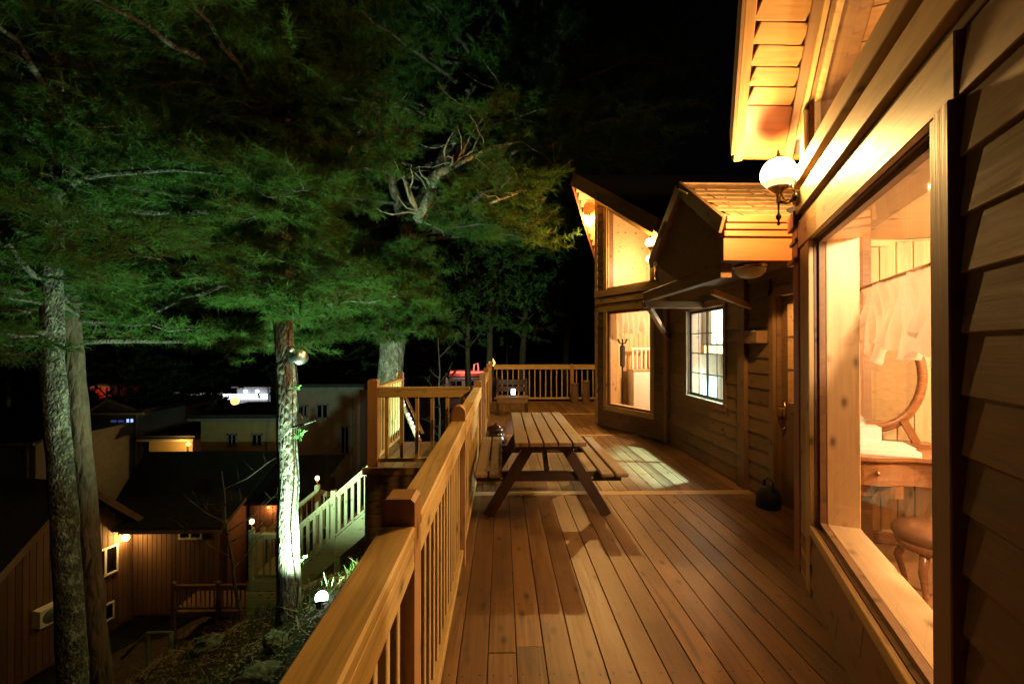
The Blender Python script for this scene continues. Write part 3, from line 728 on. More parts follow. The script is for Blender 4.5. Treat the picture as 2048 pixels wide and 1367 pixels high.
mb = MB(); mb.add([(CX0 + .04, CYn + .05, 2.33), (CX0 + .04, CYf - .05, 2.33), (CX0 + .04, CYf - .05, CZe), (CX0 + .04, CYr, CZr - .06), (CX0 + .04, CYn + .05, CZe)], [(0, 1, 2, 3, 4)]); mb.prism([(CX0 + .05, CYn + .05, 2.33), (CX0 + .05, CYf - .05, 2.33), (CX0 + .05, CYf - .05, CZe - .02), (CX0 + .05, CYr, CZr - .08), (CX0 + .05, CYn + .05, CZe - .02)], (.03, 0, 0))
mb.build('gable_panel', 'dark_trim_wood', canopy)
plank('barge_board', (CX0 - .02, CYn - .04, CZe - .03), (CX0 - .02, CYr, CZr - .03 + .03), .035, .14, 'dark_trim_wood', canopy)
plank('barge_board', (CX0 - .021, CYf + .04, CZe - .03), (CX0 - .021, CYr, CZr - .03 + .03), .035, .14, 'dark_trim_wood', canopy)
# boxed moulded eave on the near side
for i, (z0, z1, yo) in enumerate(((2.645, 2.70, -.10), (2.59, 2.642, -.075), (2.535, 2.587, -.05), (2.33, 2.532, -.02))):
    box('eave_moulding', (CX0 - .01 + .002 * i, CYn + yo, z0), (2.52, CYn + .06, z1), 'red_trim_wood', canopy)
box('ceiling_board', (CX0 + .06, CYn + .07, 2.34), (2.74, CYf - .06, 2.37), 'dark_trim_wood', canopy)
box('beam', (CX0 + .03, CYn + .1, 2.20), (CX0 + .13, CYf + .5, 2.325), 'dark_trim_wood', canopy)
box('beam', (CX0 + .0, CYf + .36, 2.1), (2.73, CYf + .46, 2.195), 'dark_trim_wood', canopy)
plank('brace', (CX0 + .08, CYf + .41, 2.12), (2.70, 7.35, 1.72), .06, .08, 'dark_trim_wood', canopy)
plank('brace', (2.16, 4.62, 2.15), (2.70, 4.88, 2.02), .05, .06, 'trim_wood', canopy)  # pale board added in place of a strip of reflected light
# round ceiling light, off
t = thing('ceiling_light', 'unlit round glass ceiling light under the entrance gable', 'lamp', (2.3, 4.15, 2.3))
MB().lathe((2.3, 4.15, 2.335), [(.15, 0), (.15, -.02), (.135, -.03)], 20).build('ring', 'brass', t, True)
MB().lathe((2.3, 4.15, 2.31), [(.135, 0), (.125, -.04), (.09, -.075), (.04, -.092), (.001, -.095)], 20).build('bowl', 'white_paint', t, True)

# ------------------------------------------------------------ rooms behind the windows
def room(F, a0, a1, d, wmat, name, fz0=0.0, ceil=2.45, d0=.22):
    P = lambda a, r, z: F(a, -r, z)
    fl = MB(); fl.prism([P(a0, d0, fz0), P(a1, d0, fz0), P(a1, d, fz0), P(a0, d, fz0)], (0, 0, -.05)); fl.build('room_floor', 'floor_lacquer', house)
    cl = MB(); cl.prism([P(a0, d0, ceil), P(a1, d0, ceil), P(a1, d, ceil), P(a0, d, ceil)], (0, 0, .05)); cl.build('room_ceiling', wmat, house)
    bk = MB(); bk.prism([P(a0, d, fz0), P(a1, d, fz0), P(a1, d, ceil), P(a0, d, ceil)], F.n * -.05); w1 = bk.build('inner_wall', wmat, house)
    for a, s in ((a0, -1), (a1, 1)):
        e = MB(); e.prism([P(a, d0, fz0), P(a, d, fz0), P(a, d, ceil), P(a, d0, ceil)], F.u * (.05 * s)); w = e.build('inner_wall', wmat, house)
    return w1
def vpanels(F, a, r0, r1, z0, z1, s, parent, bw=.11, mat='inner_wood'):
    r = r0
    while r < r1 - .02:
        plank('wall_panel', F(a + s * .008, -(r + bw / 2), z0), F(a + s * .008, -(r + bw / 2), z1), bw - .005, .016, mat, parent, up=tuple(F.u)); r += bw
# near room
room(NF, -.85, 3.0, 3.0, 'inner_wood', 'near')
vpanels(NF, -.83, .24, 2.9, .08, 2.43, 1, house)
plank('skirting', NF(-.80, -.24, .05), NF(-.80, -2.9, .05), .02, .09, 'dresser_wood', house)
# upper gallery room behind the near sloped window
mb = MB(); mb.prism([NF(-.3, -.22, 2.52), NF(2.6, -.22, 2.52), NF(2.6, -2.4, 2.52), NF(-.3, -2.4, 2.52)], (0, 0, .04)); mb.build('room_floor', 'inner_wood', house)
mb = MB(); mb.prism([NF(-.3, -2.0, 2.56), NF(2.6, -2.0, 2.56), NF(2.6, -2.0, 4.7), NF(-.3, -2.0, 3.1)], NF.n * -.04); mb.build('inner_wall', 'inner_wood', house)
for i in range(16):   # sloping boarded ceiling
    a = -.15 + i * .17
    plank('ceiling_board', NF(a, -.22, nz(a) - .03), NF(a, -2.0, nz(a) - .03), .165 * 1.1, .018, 'soffit_wood', house, up=tuple((NF.u * -.55 + Vector((0, 0, 1))).normalized()))
def pendant(p, e, col, label, rad=.07, glow='inner_glow', drop=.25):
    t = thing('pendant_lamp', label, 'lamp', p)
    MB().lathe(p, sphere_prof(rad, 8), 14).build('bulb', glow, t, True)
    MB().tube([Vector(p) + Vector((0, 0, rad * .9)), Vector(p) + Vector((0, 0, rad + drop))], .006, 6).build('cord', 'iron', t)
    lamp('lamp_light', 'POINT', Vector(p) - Vector((0, 0, rad + .06)), e, col, t, .06)
sl_ = thing('added_spotlight', 'added unseen spotlight brightening the window reveal of the near room', 'lamp', tuple(NF(1.85, -.48, 2.36)))  # extra lamp, put in to light the jamb and sill
sv = (NF(-.6, -.60, .9) - NF(1.85, -.48, 2.36)).normalized(); Ms = sv.to_track_quat('Z', 'Y').to_matrix()
MB().lathe(NF(1.85, -.48, 2.36), [(.001, -.09), (.045, -.09), (.05, .05), (.04, .05)], 14, Ms).build('housing', 'iron', sl_, True)
MB().tube([NF(1.85, -.48, 2.36), NF(1.75, -.85, 2.45)], .012, 6).build('stem', 'iron', sl_)
lamp('lamp_light', 'SPOT', NF(1.85, -.48, 2.36) + sv * .07, 260, ROOM, sl_, .04, aim=NF(-.6, -.60, .9), spot_size=R(105), spot_blend=.5)
pendant(tuple(NF(.6, -2.0, 2.12)), 330, ROOM, 'warm pendant lamp at the back of the near room')
pendant(tuple(NF(1.3, -1.2, 3.35)), 110, ROOM, 'warm pendant lamp in the upper room behind the near sloped window')
# bright tube wall lamp
tl = thing('wall_lamp', 'bright vertical lamp on the panelled wall behind the near window', 'lamp', tuple(NF(-.72, -.50, 1.9)))
MB().tube([NF(-.72, -.50, 1.92), NF(-.72, -.50, 2.34)], .045, 12).build('shade', 'inner_glow', tl, True); lamp('lamp_light', 'POINT', NF(-.72, -.50, 2.12), 25, ROOM, tl, .04)
MB().tube([NF(-.82, -.50, 2.09), NF(-.73, -.50, 2.09)], .02, 8).build('bracket', 'brass', tl, True)

def swag(name, label, F, a0, a1, r, ztop, zb, parent=None, nfold=9, points=3):
    n = 90; m = 16; V = []; 
    for j in range(m + 1):
        f = j / m
        for i in range(n + 1):
            u = i / n; a = lerp(a0, a1, u)
            sc = 1 - abs(2 * ((u * points) % 1) - 1); bot = zb + .30 * (ztop - zb) * (1 - sc) + .03 * math.sin(u * 40)
            z = lerp(ztop, bot, f)
            rr = r + .035 * math.sin(u * nfold * 2 * math.pi + 2 * f) * (.3 + f) + .04 * math.sin(f * math.pi) * sc + .02 * math.sin(u * 23 + f * 5)
            V.append(F(a, -rr, z))
    mb = MB(); mb.add(V, [(j * (n + 1) + i, j * (n + 1) + i + 1, (j + 1) * (n + 1) + i + 1, (j + 1) * (n + 1) + i) for j in range(m) for i in range(n)])
    o = mb.build(name, 'sheer_cloth', parent, True); return tag(o, label, 'curtain')
swag('curtain', 'sheer scalloped valance curtain inside the large near window', NF, -.02, 1.75, .34, 1.98, 1.50, points=4, nfold=17)
swag('curtain', 'sheer scalloped valance curtain inside the far window', FF, .30, 1.65, .30, 2.30, 1.72, points=4)

cr = thing('curtain_rod', 'slim brass rod carrying the valance behind the near window', 'curtain rod', tuple(NF(.85, -.34, 1.98)))
MB().tube([NF(-.08, -.34, 1.985), NF(1.82, -.34, 1.985)], .011, 8).build('rod', 'brass', cr, True)
for a in (-.08, 1.82): MB().lathe(NF(a, -.34, 1.985), sphere_prof(.022, 6), 10).build('finial', 'brass', cr, True)

# dresser with oval mirror, stool, books, tissue box
dz = .83
dr = thing('dressing_table', 'small reddish wooden dressing table with bowed front behind the near window', 'table', tuple(NF(-.45, -.75, 0)))
def bow(a_front, r0, r1, a_back, n=12, amp=.05):
    pts = [NF(a_back, -r0, 0), NF(a_back, -r1, 0)]
    return [NF(a_back, -r1, 0)] and [NF(a_back, -r0, 0)] + [NF(a_front + amp * math.sin(2 * math.pi * (i / n) * 1.5 + .4), -lerp(r0, r1, i / n), 0) for i in range(n + 1)] + [NF(a_back, -r1, 0)]
mb = MB(); mb.prism([p + Vector((0, 0, dz - .025)) for p in bow(-.12, .27, 1.25, -.79)], (0, 0, .025)); mb.build('table_top', 'dresser_wood', dr)
mb = MB(); mb.prism([p + Vector((0, 0, dz - .20)) for p in bow(-.16, .30, 1.22, -.77)], (0, 0, .174)); mb.build('drawer_case', 'dresser_wood', dr)
mb = MB(); mb.prism([p + Vector((0, 0, dz - .29)) for p in bow(-.18, .30, .62, -.74, amp=.02)], (0, 0, .085)); mb.build('drawer', 'dresser_wood', dr)
for a, r in ((-.2, .33), (-.2, 1.18), (-.72, .33), (-.72, 1.18)):
    MB().tube([NF(a, -r, dz - .2), NF(a + .02, -r, .5), NF(a, -r, .25), NF(a + .03, -r, 0)], [.03, .026, .018, .022], 10).build('leg', 'dresser_wood', dr, True)
for r in (.45, 1.0): MB().lathe(NF(-.10, -r, dz - .11), sphere_prof(.016, 6), 10).build('knob', 'brass', dr, True)
mr = thing('oval_mirror', 'oval mirror in a carved wooden frame standing on the dressing table', 'mirror', tuple(NF(-.66, -.60, dz)))
mc = NF(-.68, -.60, 1.36); N = 40; ring = []
pts = [mc + NF.n * -(.30 * math.cos(2 * math.pi * i / N)) + Vector((0, 0, .40 * math.sin(2 * math.pi * i / N))) for i in range(N + 1)]
MB().tube(pts, .026, 8, False).build('frame', 'dresser_wood', mr, True)
pts2 = [mc + (p - mc) * 1.08 + NF.u * -.01 for p in pts]; MB().tube(pts2, .018, 8, False).build('outer_moulding', 'dresser_wood', mr, True)
mb = MB(); mb.add([p for p in pts[:-1]], [tuple(range(N))]); mb.build('glass', 'mirror_glass', mr)
mb = MB(); mb.obox(NF(-.66, -.40, dz + .012), NF(-.66, -.95, dz + .012), .14, .024); mb.obox(NF(-.66, -.86, dz + .02), NF(-.66, -.78, 1.02), .03, .05); mb.build('stand', 'dresser_wood', mr)
bk = thing('book_stack', 'stack of thick white books on the dressing table', 'books', tuple(NF(-.3, -.48, dz)))
for i, (w, z0, h) in enumerate(((.30, dz + .001, .035), (.27, dz + .037, .028))):
    mb = MB(); mb.obox(NF(-.30, -.30, z0 + h / 2), NF(-.30, -.30 - w - .12, z0 + h / 2), .24 - .02 * i, h); mb.build('book', 'paper', bk)
tb = thing('tissue_box', 'white tissue box with a tissue sticking out, on the books', 'box', tuple(NF(-.3, -.42, dz + .066)))
mb = MB(); mb.obox(NF(-.32, -.33, dz + .125), NF(-.32, -.52, dz + .125), .13, .115); mb.build('carton', 'white_paint', tb)
mb = MB(); c0 = NF(-.32, -.43, dz + .18); mb.add([c0 + NF.n * .03, c0 - NF.n * .02, c0 + Vector((0, 0, .10)) + NF.n * .04, c0 + Vector((0, 0, .06)) + NF.u * .03], [(0, 1, 2), (0, 3, 2), (1, 3, 2)]); mb.build('tissue', 'paper', tb)
st = thing('stool', 'low upholstered stool with curved wooden legs in front of the dressing table', 'stool', tuple(NF(.18, -.62, 0)))
sc_ = NF(.16, -.66, 0)
MB().lathe(sc_ + Vector((0, 0, .40)), [(.001, 0), (.20, 0), (.215, .03), (.20, .07), (.10, .095), (.001, .10)], 20).build('cushion', 'leather', st, True)
MB().lathe(sc_ + Vector((0, 0, .35)), [(.001, 0), (.19, 0), (.2, .025), (.2, .05), (.001, .05)], 20).build('apron', 'dresser_wood', st, True)
for k in range(4):
    an = k * math.pi / 2 + .5; dv = Vector((math.cos(an), math.sin(an), 0))
    MB().tube([sc_ + dv * .15 + Vector((0, 0, .36)), sc_ + dv * .19 + Vector((0, 0, .24)), sc_ + dv * .15 + Vector((0, 0, .1)), sc_ + dv * .19], [.026, .022, .014, .016], 8).build('leg', 'dresser_wood', st, True)

# far room (seen along the deck direction, so it reaches behind the prow)
def poly_part(name, pts, z, h, mat): m = MB(); m.prism([(x, y, z) for x, y in pts], (0, 0, h)); return m.build(name, mat, house)
fi = [(3.0, 7.60), (2.14, 9.2), (2.86, 10.72), (4.6, 10.72), (4.6, 7.60)]
poly_part('room_floor', fi, -.05, .05, 'floor_lacquer'); poly_part('room_ceiling', fi, 2.40, .05, 'inner_wood')
box('inner_wall', (2.6, 10.74, 0), (4.6, 10.79, 2.4), 'inner_wood', house, bev=0); box('inner_wall', (4.6, 7.6, 0), (4.65, 10.79, 2.4), 'inner_wood', house, bev=0); box('inner_wall', (3.0, 7.56, 0), (4.6, 7.6, 2.4), 'inner_wood', house, bev=0)
m = MB(); q0 = FB(0.05, -.185, 0); q1 = FB(1.85, -.185, 0); m.prism([q0, q1, q1 + Vector((0, 0, 2.4)), q0 + Vector((0, 0, 2.4))], FB.n * -.02); m.build('inner_wall', 'inner_wood', house)
for i in range(17): plank('wall_panel', (2.75 + i * .11, 10.73, .08), (2.75 + i * .11, 10.73, 2.38), .105, .016, 'inner_wood', house, up=(0, 1, 0))
pendant((3.7, 9.0, 2.12), 230, ROOM, 'warm pendant lamp hanging inside the far room')
cs = thing('coat_stand', 'dark slim coat stand behind the far window', 'coat stand', (2.66, 9.95, 0))
cb = Vector((2.66, 9.95, 0))
MB().tube([cb, cb + Vector((0, 0, 1.75))], .022, 8).build('pole', 'iron', cs, True)
for k in range(4):
    dv = Vector((math.cos(k * 1.57 + .4), math.sin(k * 1.57 + .4), 0)); MB().tube([cb + Vector((0, 0, 1.62)), cb + dv * .1 + Vector((0, 0, 1.66)), cb + dv * .13 + Vector((0, 0, 1.74))], .012, 6).build('hook', 'iron', cs, True)
    MB().tube([cb + Vector((0, 0, .12)), cb + dv * .2], .014, 6).build('foot', 'iron', cs, True)
box('hanging_coat', tuple(cb + Vector((-.05, -.06, 1.12))), tuple(cb + Vector((.05, .06, 1.6))), 'black_cloth', cs, bev=.03)
wc = thing('white_cabinet', 'plain white cabinet behind the far window', 'cabinet', (3.2, 10.3, 0))
box('body', (2.95, 10.1, .01), (3.75, 10.6, 1.02), 'white_paint', wc); box('top', (2.93, 10.08, 1.022), (3.77, 10.62, 1.05), 'inner_wood', wc)
br = thing('banister', 'short slatted banister standing on the white cabinet in the far room', 'banister', (3.3, 10.4, 1.05))
for i in range(7): box('slat', (3.0 + i * .1, 10.38, 1.052), (3.035 + i * .1, 10.41, 1.5), 'paper', br)
box('handrail', (2.98, 10.37, 1.502), (3.7, 10.42, 1.55), 'paper', br)
# upper far room
mb = MB(); mb.prism([FF(-.1, -1.3, 2.5), FF(1.9, -1.3, 2.5), FF(1.9, -1.3, 4.6), FF(-.1, -1.3, 3.3)], FF.n * -.04); mb.build('inner_wall', 'inner_wood', house)
mb = MB(); mb.prism([FF(0, -.2, 2.5), FF(1.9, -.2, 2.5), FF(1.9, -1.3, 2.5), FF(0, -1.3, 2.5)], (0, 0, .04)); mb.build('room_floor', 'inner_wood', house)
mb = MB(); mb.prism([FF(-.1, -.2, fz(-.1) - .1), FF(1.85, -.2, fz(1.85) - .1), FF(1.85, -1.4, fz(1.85) - .1), FF(-.1, -1.4, fz(-.1) - .1)], (0, 0, .03)); mb.build('room_ceiling', 'inner_wood', house)
mb = MB(); mb.prism([FF(1.86, -.2, 2.5), FF(1.86, -1.4, 2.5), FF(1.86, -1.4, 4.75), FF(1.86, -.2, 4.75)], FF.u * .03); mb.build('inner_wall', 'inner_wood', house)
pendant(tuple(FF(1.2, -.75, 3.3)), 85, ROOM, 'added unseen lamp brightening the upper room behind the far sloped window', drop=.35)  # extra lamp put in so the upper far window looks bright

# kitchen and hall behind the middle wall
kx0, kx1 = 2.96, 5.2
def kbox(name, lo, hi, mat): return box(name, lo, hi, mat, house, bev=0)
kbox('room_floor', (kx0, 5.0, -.04), (kx1, 7.2, 0), 'floor_lacquer'); kbox('inner_wall', (kx1, 5.0, 0), (kx1 + .05, 7.2, 2.45), 'white_paint')
kbox('inner_wall', (kx0, 4.98, 0), (kx1, 5.0, 2.45), 'white_paint'); kbox('inner_wall', (kx0, 7.2, 0), (kx1, 7.24, 2.45), 'white_paint'); kbox('room_ceiling', (kx0, 4.98, 2.45), (kx1 + .05, 7.24, 2.5), 'white_paint')
fg = thing('refrigerator', 'tall white refrigerator behind the kitchen window', 'refrigerator', (3.9, 6.85, 0))
box('body', (3.5, 6.75, 0.01), (4.15, 7.18, 1.42), 'white_plastic', fg, .02); box('handle', (3.62, 6.715, .8), (3.64, 6.745, 1.2), 'steel', fg)
cu = thing('wall_cupboard', 'white kitchen wall cupboard with grey hatch behind the kitchen window', 'cupboard', (4.4, 7.0, 1.6))
for i in range(3): box('cupboard_door', (3.2 + i * .5, 6.86, 1.62), (3.68 + i * .5, 7.17, 2.4), 'white_paint', cu)
box('hatch', (4.25, 6.84, 1.8), (4.6, 6.855, 2.1), 'container_paint', cu); box('lower_rail', (3.1, 6.9, 1.46), (4.9, 7.17, 1.6), 'trim_wood', cu)
dl = thing('downlight', 'bright ceiling downlight inside the kitchen', 'lamp', (3.62, 6.0, 2.43))
MB().lathe((3.62, 6.0, 2.44), [(.10, 0), (.10, -.02), (.08, -.02)], 18).build('ring', 'white_plastic', dl, True); MB().lathe((3.62, 6.0, 2.435), [(.08, 0), (.001, -.001)], 18).build('lens', 'kitchen_glow', dl)
lamp('lamp_light', 'SPOT', (3.62, 6.0, 2.40), 2200, (.42, .88, 1.0), dl, .035, aim=(3.62, 6.0, 0), spot_size=R(88), spot_blend=.25)
kp = thing('ceiling_light', 'white ceiling light in the back of the kitchen', 'lamp', (4.5, 6.0, 2.4)); MB().lathe((4.5, 6.0, 2.44), [(.18, 0), (.17, -.06), (.001, -.08)], 18).build('shade', 'kitchen_glow', kp, True)
lamp('lamp_light', 'POINT', (4.4, 6.1, 2.2), 800, (.92, 1.0, .88), kp, .12)
kbox('inner_wall', (3.9, 3.6, 0), (3.95, 4.96, 2.4), 'inner_wood'); kbox('room_ceiling', (2.96, 3.6, 2.4), (3.95, 4.96, 2.45), 'inner_wood')
pendant((3.45, 4.1, 2.05), 60, WARM, 'warm lamp in the entrance hall behind the door')

# ------------------------------------------------------------ wall lanterns
def lantern(base, outdir, label, r=.11, glow='globe_glow', e=90, reach=.24, hang=False):
    base = Vector(base); o = Vector(outdir).normalized(); t = thing('wall_lantern', label, 'lantern', tuple(base), 'globe lanterns on the lodge walls')
    c = base + o * reach + Vector((0, 0, .16))
    if hang:   # globe hanging from an arm under the ridge
        c = base + o * reach - Vector((0, 0, .16))
        MB().lathe(c, sphere_prof(r, 12, -1, .75), 24).build('globe', glow, t, True)
        MB().lathe(c, [(r * .68, r * .73), (r * .70, r * .85), (r * .4, r * 1.05), (r * .12, r * 1.2), (r * .1, r * 1.7), (.001, r * 1.72)], 16).build('cap', 'brass', t, True)
        MB().tube([c + Vector((0, 0, r * 1.65)), c + Vector((0, 0, r * 1.7)) - o * reach * .5, base], .011, 8).build('arm', 'brass', t, True)
        mb = MB(); M = o.to_track_quat('Z', 'Y').to_matrix(); mb.lathe(base, [(.001, .02), (.035, .018), (.05, .0), (.05, -.01)], 16, M); mb.build('wall_plate', 'brass', t, True)
        lamp('lamp_light', 'POINT', c, e, WARM, t, .04)
        return c
    MB().lathe(c, sphere_prof(r, 12, -.48, .82), 24).build('globe', glow, t, True)
    MB().lathe(c, [(r * .88, -r * .475), (r * .85, -r * .53), (r * .70, -r * .71), (r * .56, -r * .83)], 20).build('lower_globe', 'bowl_glow', t, True)
    MB().lathe(c, [(r * .60, -r * .82), (r * .56, -r * .9), (r * .42, -r * 1.02), (r * .2, -r * 1.2), (r * .12, -r * 1.35), (r * .12, -r * 1.8), (.001, -r * 1.8)], 20).build('cup', 'brass', t, True)
    MB().lathe(c, [(r * .62, r * .80), (r * .60, r * .88), (r * .34, r * 1.0), (r * .12, r * 1.12), (r * .05, r * 1.45), (.001, r * 1.5)], 16).build('cap', 'brass', t, True)
    low = c - Vector((0, 0, r * 1.7))
    MB().lathe(low, [(.001, -.17), (.012, -.16), (.006, -.135), (.018, -.115), (.018, -.10), (.006, -.08), (.008, 0)], 12).build('finial', 'iron', t, True)
    a = [low + Vector((0, 0, .0)), low - o * reach * .5 - Vector((0, 0, .012)), base - Vector((0, 0, .03))]
    MB().tube(a, .012, 8).build('arm', 'brass', t, True)
    sw = [low - o * .03 - Vector((0, 0, .01))] + [low - o * (.06 + .04 * math.cos(R(q))) + Vector((0, 0, .045 + .04 * math.sin(R(q)))) for q in range(-60, 300, 30)]
    MB().tube(sw, .007, 6).build('scroll', 'brass', t, True)
    mb = MB(); M = o.to_track_quat('Z', 'Y').to_matrix(); mb.lathe(base - Vector((0, 0, .03)), [(.001, .02), (.035, .018), (.05, .0), (.05, -.01)], 16, M); mb.build('wall_plate', 'brass', t, True)
    lamp('lamp_light', 'POINT', c + Vector((0, 0, r * .32)), e, WARM, t, r * .6)
    return c
lantern(NF(.06, .06, 2.65), NF.n, 'blazing globe lantern with finial on the near lodge corner above the entrance gable', e=330, reach=.10, r=.116)
lantern(FF(.16, .05, 3.14), FF.n, 'small lit globe lantern at the inner end of the far lodge front', reach=.18, glow='small_globe_glow', r=.09, e=110)
lantern(FB(.42, .03, 4.40), FB.n, 'small lit globe lantern high on the far lodge corner under the ridge', reach=.24, glow='small_globe_glow', r=.09, e=430, hang=True)

# ------------------------------------------------------------ picnic table
pt = thing('picnic_table', 'brown slatted picnic table with attached benches in the middle of the deck', 'table', (.44, 4.85, 0))
ty0, ty1, tx0, tx1 = 3.95, 5.75, .12, .74
bwid = (tx1 - tx0 - 4 * .014) / 5
for i in range(5):
    x = tx0 + i * (bwid + .014) + bwid / 2; plank('top_board', (x, ty0, .735), (x, ty1, .735), bwid, .036, 'table_wood', pt)
for bx in (-.245, .90):
    for i in range(2):
        x = bx + .06 + i * .132 ; plank('bench_board', (x, ty0 + .14, .425), (x, ty1 + .02, .425), .115, .036, 'table_wood', pt, bev=.01)
for y in (ty0 + .33, ty1 - .33):
    plank('leg', (.30, y, .715), (-.13, y, 0), .045, .10, 'frame_wood', pt, up=(1, 0, 0)); plank('leg', (.56, y, .715), (.99, y, 0), .045, .10, 'frame_wood', pt, up=(1, 0, 0))
    plank('bench_support', (-.24, y + .047, .36), (1.14, y + .047, .36), .045, .09, 'frame_wood', pt)
    plank('top_cleat', (.16, y - .047, .675), (.70, y - .047, .675), .045, .08, 'frame_wood', pt)
for y in (ty0 + .33, ty1 - .33):
    for x, z in ((.0, .36), (.85, .36), (.235, .675), (.625, .675)):
        MB().lathe((x, y - (.0235 if z < .5 else .071), z), [(.001, .006), (.011, .006), (.012, 0)], 8, Matrix.Rotation(R(90), 3, 'X')).build('bolt', 'steel', pt)
plank('centre_brace', (.43, ty0 + .38, .40), (.43, (ty0 + ty1) / 2, .70), .045, .07, 'frame_wood', pt); plank('centre_brace', (.43, ty1 - .38, .40), (.43, (ty0 + ty1) / 2, .70), .045, .07, 'frame_wood', pt)

# ------------------------------------------------------------ small things on the deck
jar = thing('glazed_jar', 'round dark glazed jar with lid standing behind the picnic bench', 'jar', (-.08, 6.4, 0))
MB().lathe((-.08, 6.4, 0), [(.001, 0), (.10, 0), (.13, .06), (.165, .18), (.165, .26), (.13, .36), (.10, .39), (.11, .405)], 24).build('body', 'dark_glaze', jar, True)
MB().lathe((-.08, 6.4, .405), [(.13, 0), (.135, .015), (.11, .05), (.05, .075), (.02, .08), (.02, .10), (.001, .102)], 24).build('lid', 'dark_glaze', jar, True)
bn = thing('garden_bench', 'small wooden bench with plank backrest near the far deck corner', 'bench', (.2, 10.6, 0))
for i in range(3): plank('seat_board', (-.13, 10.45 + i * .13, .40), (.62, 10.45 + i * .13, .40), .12, .035, 'table_wood', bn)
for z in (.56, .72): plank('back_board', (-.13, 10.84, z), (.62, 10.84, z), .03, .12, 'frame_wood', bn)
for x in (-.09, .58):
    plank('leg', (x, 10.44, 0), (x, 10.44, .38), .06, .06, 'frame_wood', bn); plank('leg', (x, 10.80, 0), (x, 10.80, .82), .06, .05, 'frame_wood', bn)
plank('apron', (-.10, 10.41, .33), (.60, 10.41, .33), .03, .10, 'table_wood', bn)
ln = thing('stand_in_lantern', 'added white glowing lantern on the far bench, standing in for light beyond it', 'lantern', (.27, 10.55, .418))  # made-up lantern in place of light showing through the backrest gap
MB().lathe((.27, 10.55, .418), [(.001, 0), (.055, 0), (.055, .03), (.045, .035)], 14).build('base', 'black_plastic', ln, True)
MB().lathe((.27, 10.55, .453), [(.045, 0), (.05, .06), (.045, .14), (.001, .14)], 14).build('chimney', 'white_glow', ln, True)
MB().lathe((.27, 10.55, .595), [(.05, 0), (.05, .015), (.02, .04), (.001, .045)], 14).build('cap', 'black_plastic', ln, True)
for i, (x, lab, h) in enumerate(((2.02, 'shorter of two slim wooden bins by the far railing', .55), (2.33, 'taller of two slim wooden bins by the far railing, next to the lodge wall', .62))):
    b_ = thing('ash_bin', lab, 'bin', (x, 12.5, 0), 'bins by the far railing')
    for k in range(10):
        an = 2 * math.pi * k / 10; plank('stave', (x + .09 * math.cos(an), 12.5 + .09 * math.sin(an), 0), (x + .09 * math.cos(an), 12.5 + .09 * math.sin(an), h), .055, .015, 'table_wood', b_, up=(math.cos(an), math.sin(an), 0))
    MB().lathe((x, 12.5, h - .03), [(.11, 0), (.11, .035), (.001, .05)], 16).build('lid', 'dark_trim_wood', b_, True)
bg = thing('black_bag', 'small black bag with handle on the deck beside the door', 'bag', (2.64, 4.45, 0))
mb = MB(); mb.lathe((2.64, 4.45, 0), [(.001, 0), (.10, 0), (.115, .04), (.11, .12), (.075, .19), (.03, .21), (.001, .21)], 16); o = mb.build('body', 'black_cloth', bg, True)
MB().tube([Vector((2.64, 4.37, .17)), Vector((2.64, 4.38, .26)), Vector((2.64, 4.45, .29)), Vector((2.64, 4.52, .26)), Vector((2.64, 4.53, .17))], .012, 8).build('handle', 'black_plastic', bg, True)

# ------------------------------------------------------------ trees
def needles(P0, P1, per_m, L, w, up=0.0, spread=.75, minn=3):
    P0 = np.asarray(P0); P1 = np.asarray(P1); d = P1 - P0; ln = np.linalg.norm(d, axis=1)
    cnt = np.maximum(minn, (ln * per_m).astype(int)); idx = np.repeat(np.arange(len(ln)), cnt); n = len(idx)
    f = RNG.random(n)[:, None]; b = P0[idx] + d[idx] * f; dn = d[idx] / (ln[idx][:, None] + 1e-6)
    rv = RNG.normal(size=(n, 3)); rv /= np.linalg.norm(rv, axis=1)[:, None]
    dr = dn * .75 + rv * spread; dr[:, 2] += up; dr /= np.linalg.norm(dr, axis=1)[:, None]
    LL = L * (.5 + RNG.random(n))[:, None]; tip = b + dr * LL
    sd = np.cross(dr, RNG.normal(size=(n, 3))); sd /= np.linalg.norm(sd, axis=1)[:, None] + 1e-6
    return b - sd * w / 2, b + sd * w / 2, tip
def tri_mesh(name, A, B, C, mat, parent, org):
    n = len(A); V = np.empty((3 * n, 3)); V[0::3] = A; V[1::3] = B; V[2::3] = C; V -= np.array(org)
    me = bpy.data.meshes.new(name); me.vertices.add(3 * n); me.vertices.foreach_set('co', V.ravel())
    me.loops.add(3 * n); me.loops.foreach_set('vertex_index', np.arange(3 * n)); me.polygons.add(n)
    me.polygons.foreach_set('loop_start', np.arange(0, 3 * n, 3)); me.update(); me.materials.append(M_[mat])
    return link(bpy.data.objects.new(name, me), Matrix.Translation(Vector(org)), parent)
def path_at(path, z):
    for (a, b) in zip(path, path[1:]):
        if a[2] <= z <= b[2] + 1e-6: f = (z - a[2]) / (b[2] - a[2]); return [lerp(a[i], b[i], f) for i in range(3)]
    return list(path[-1])
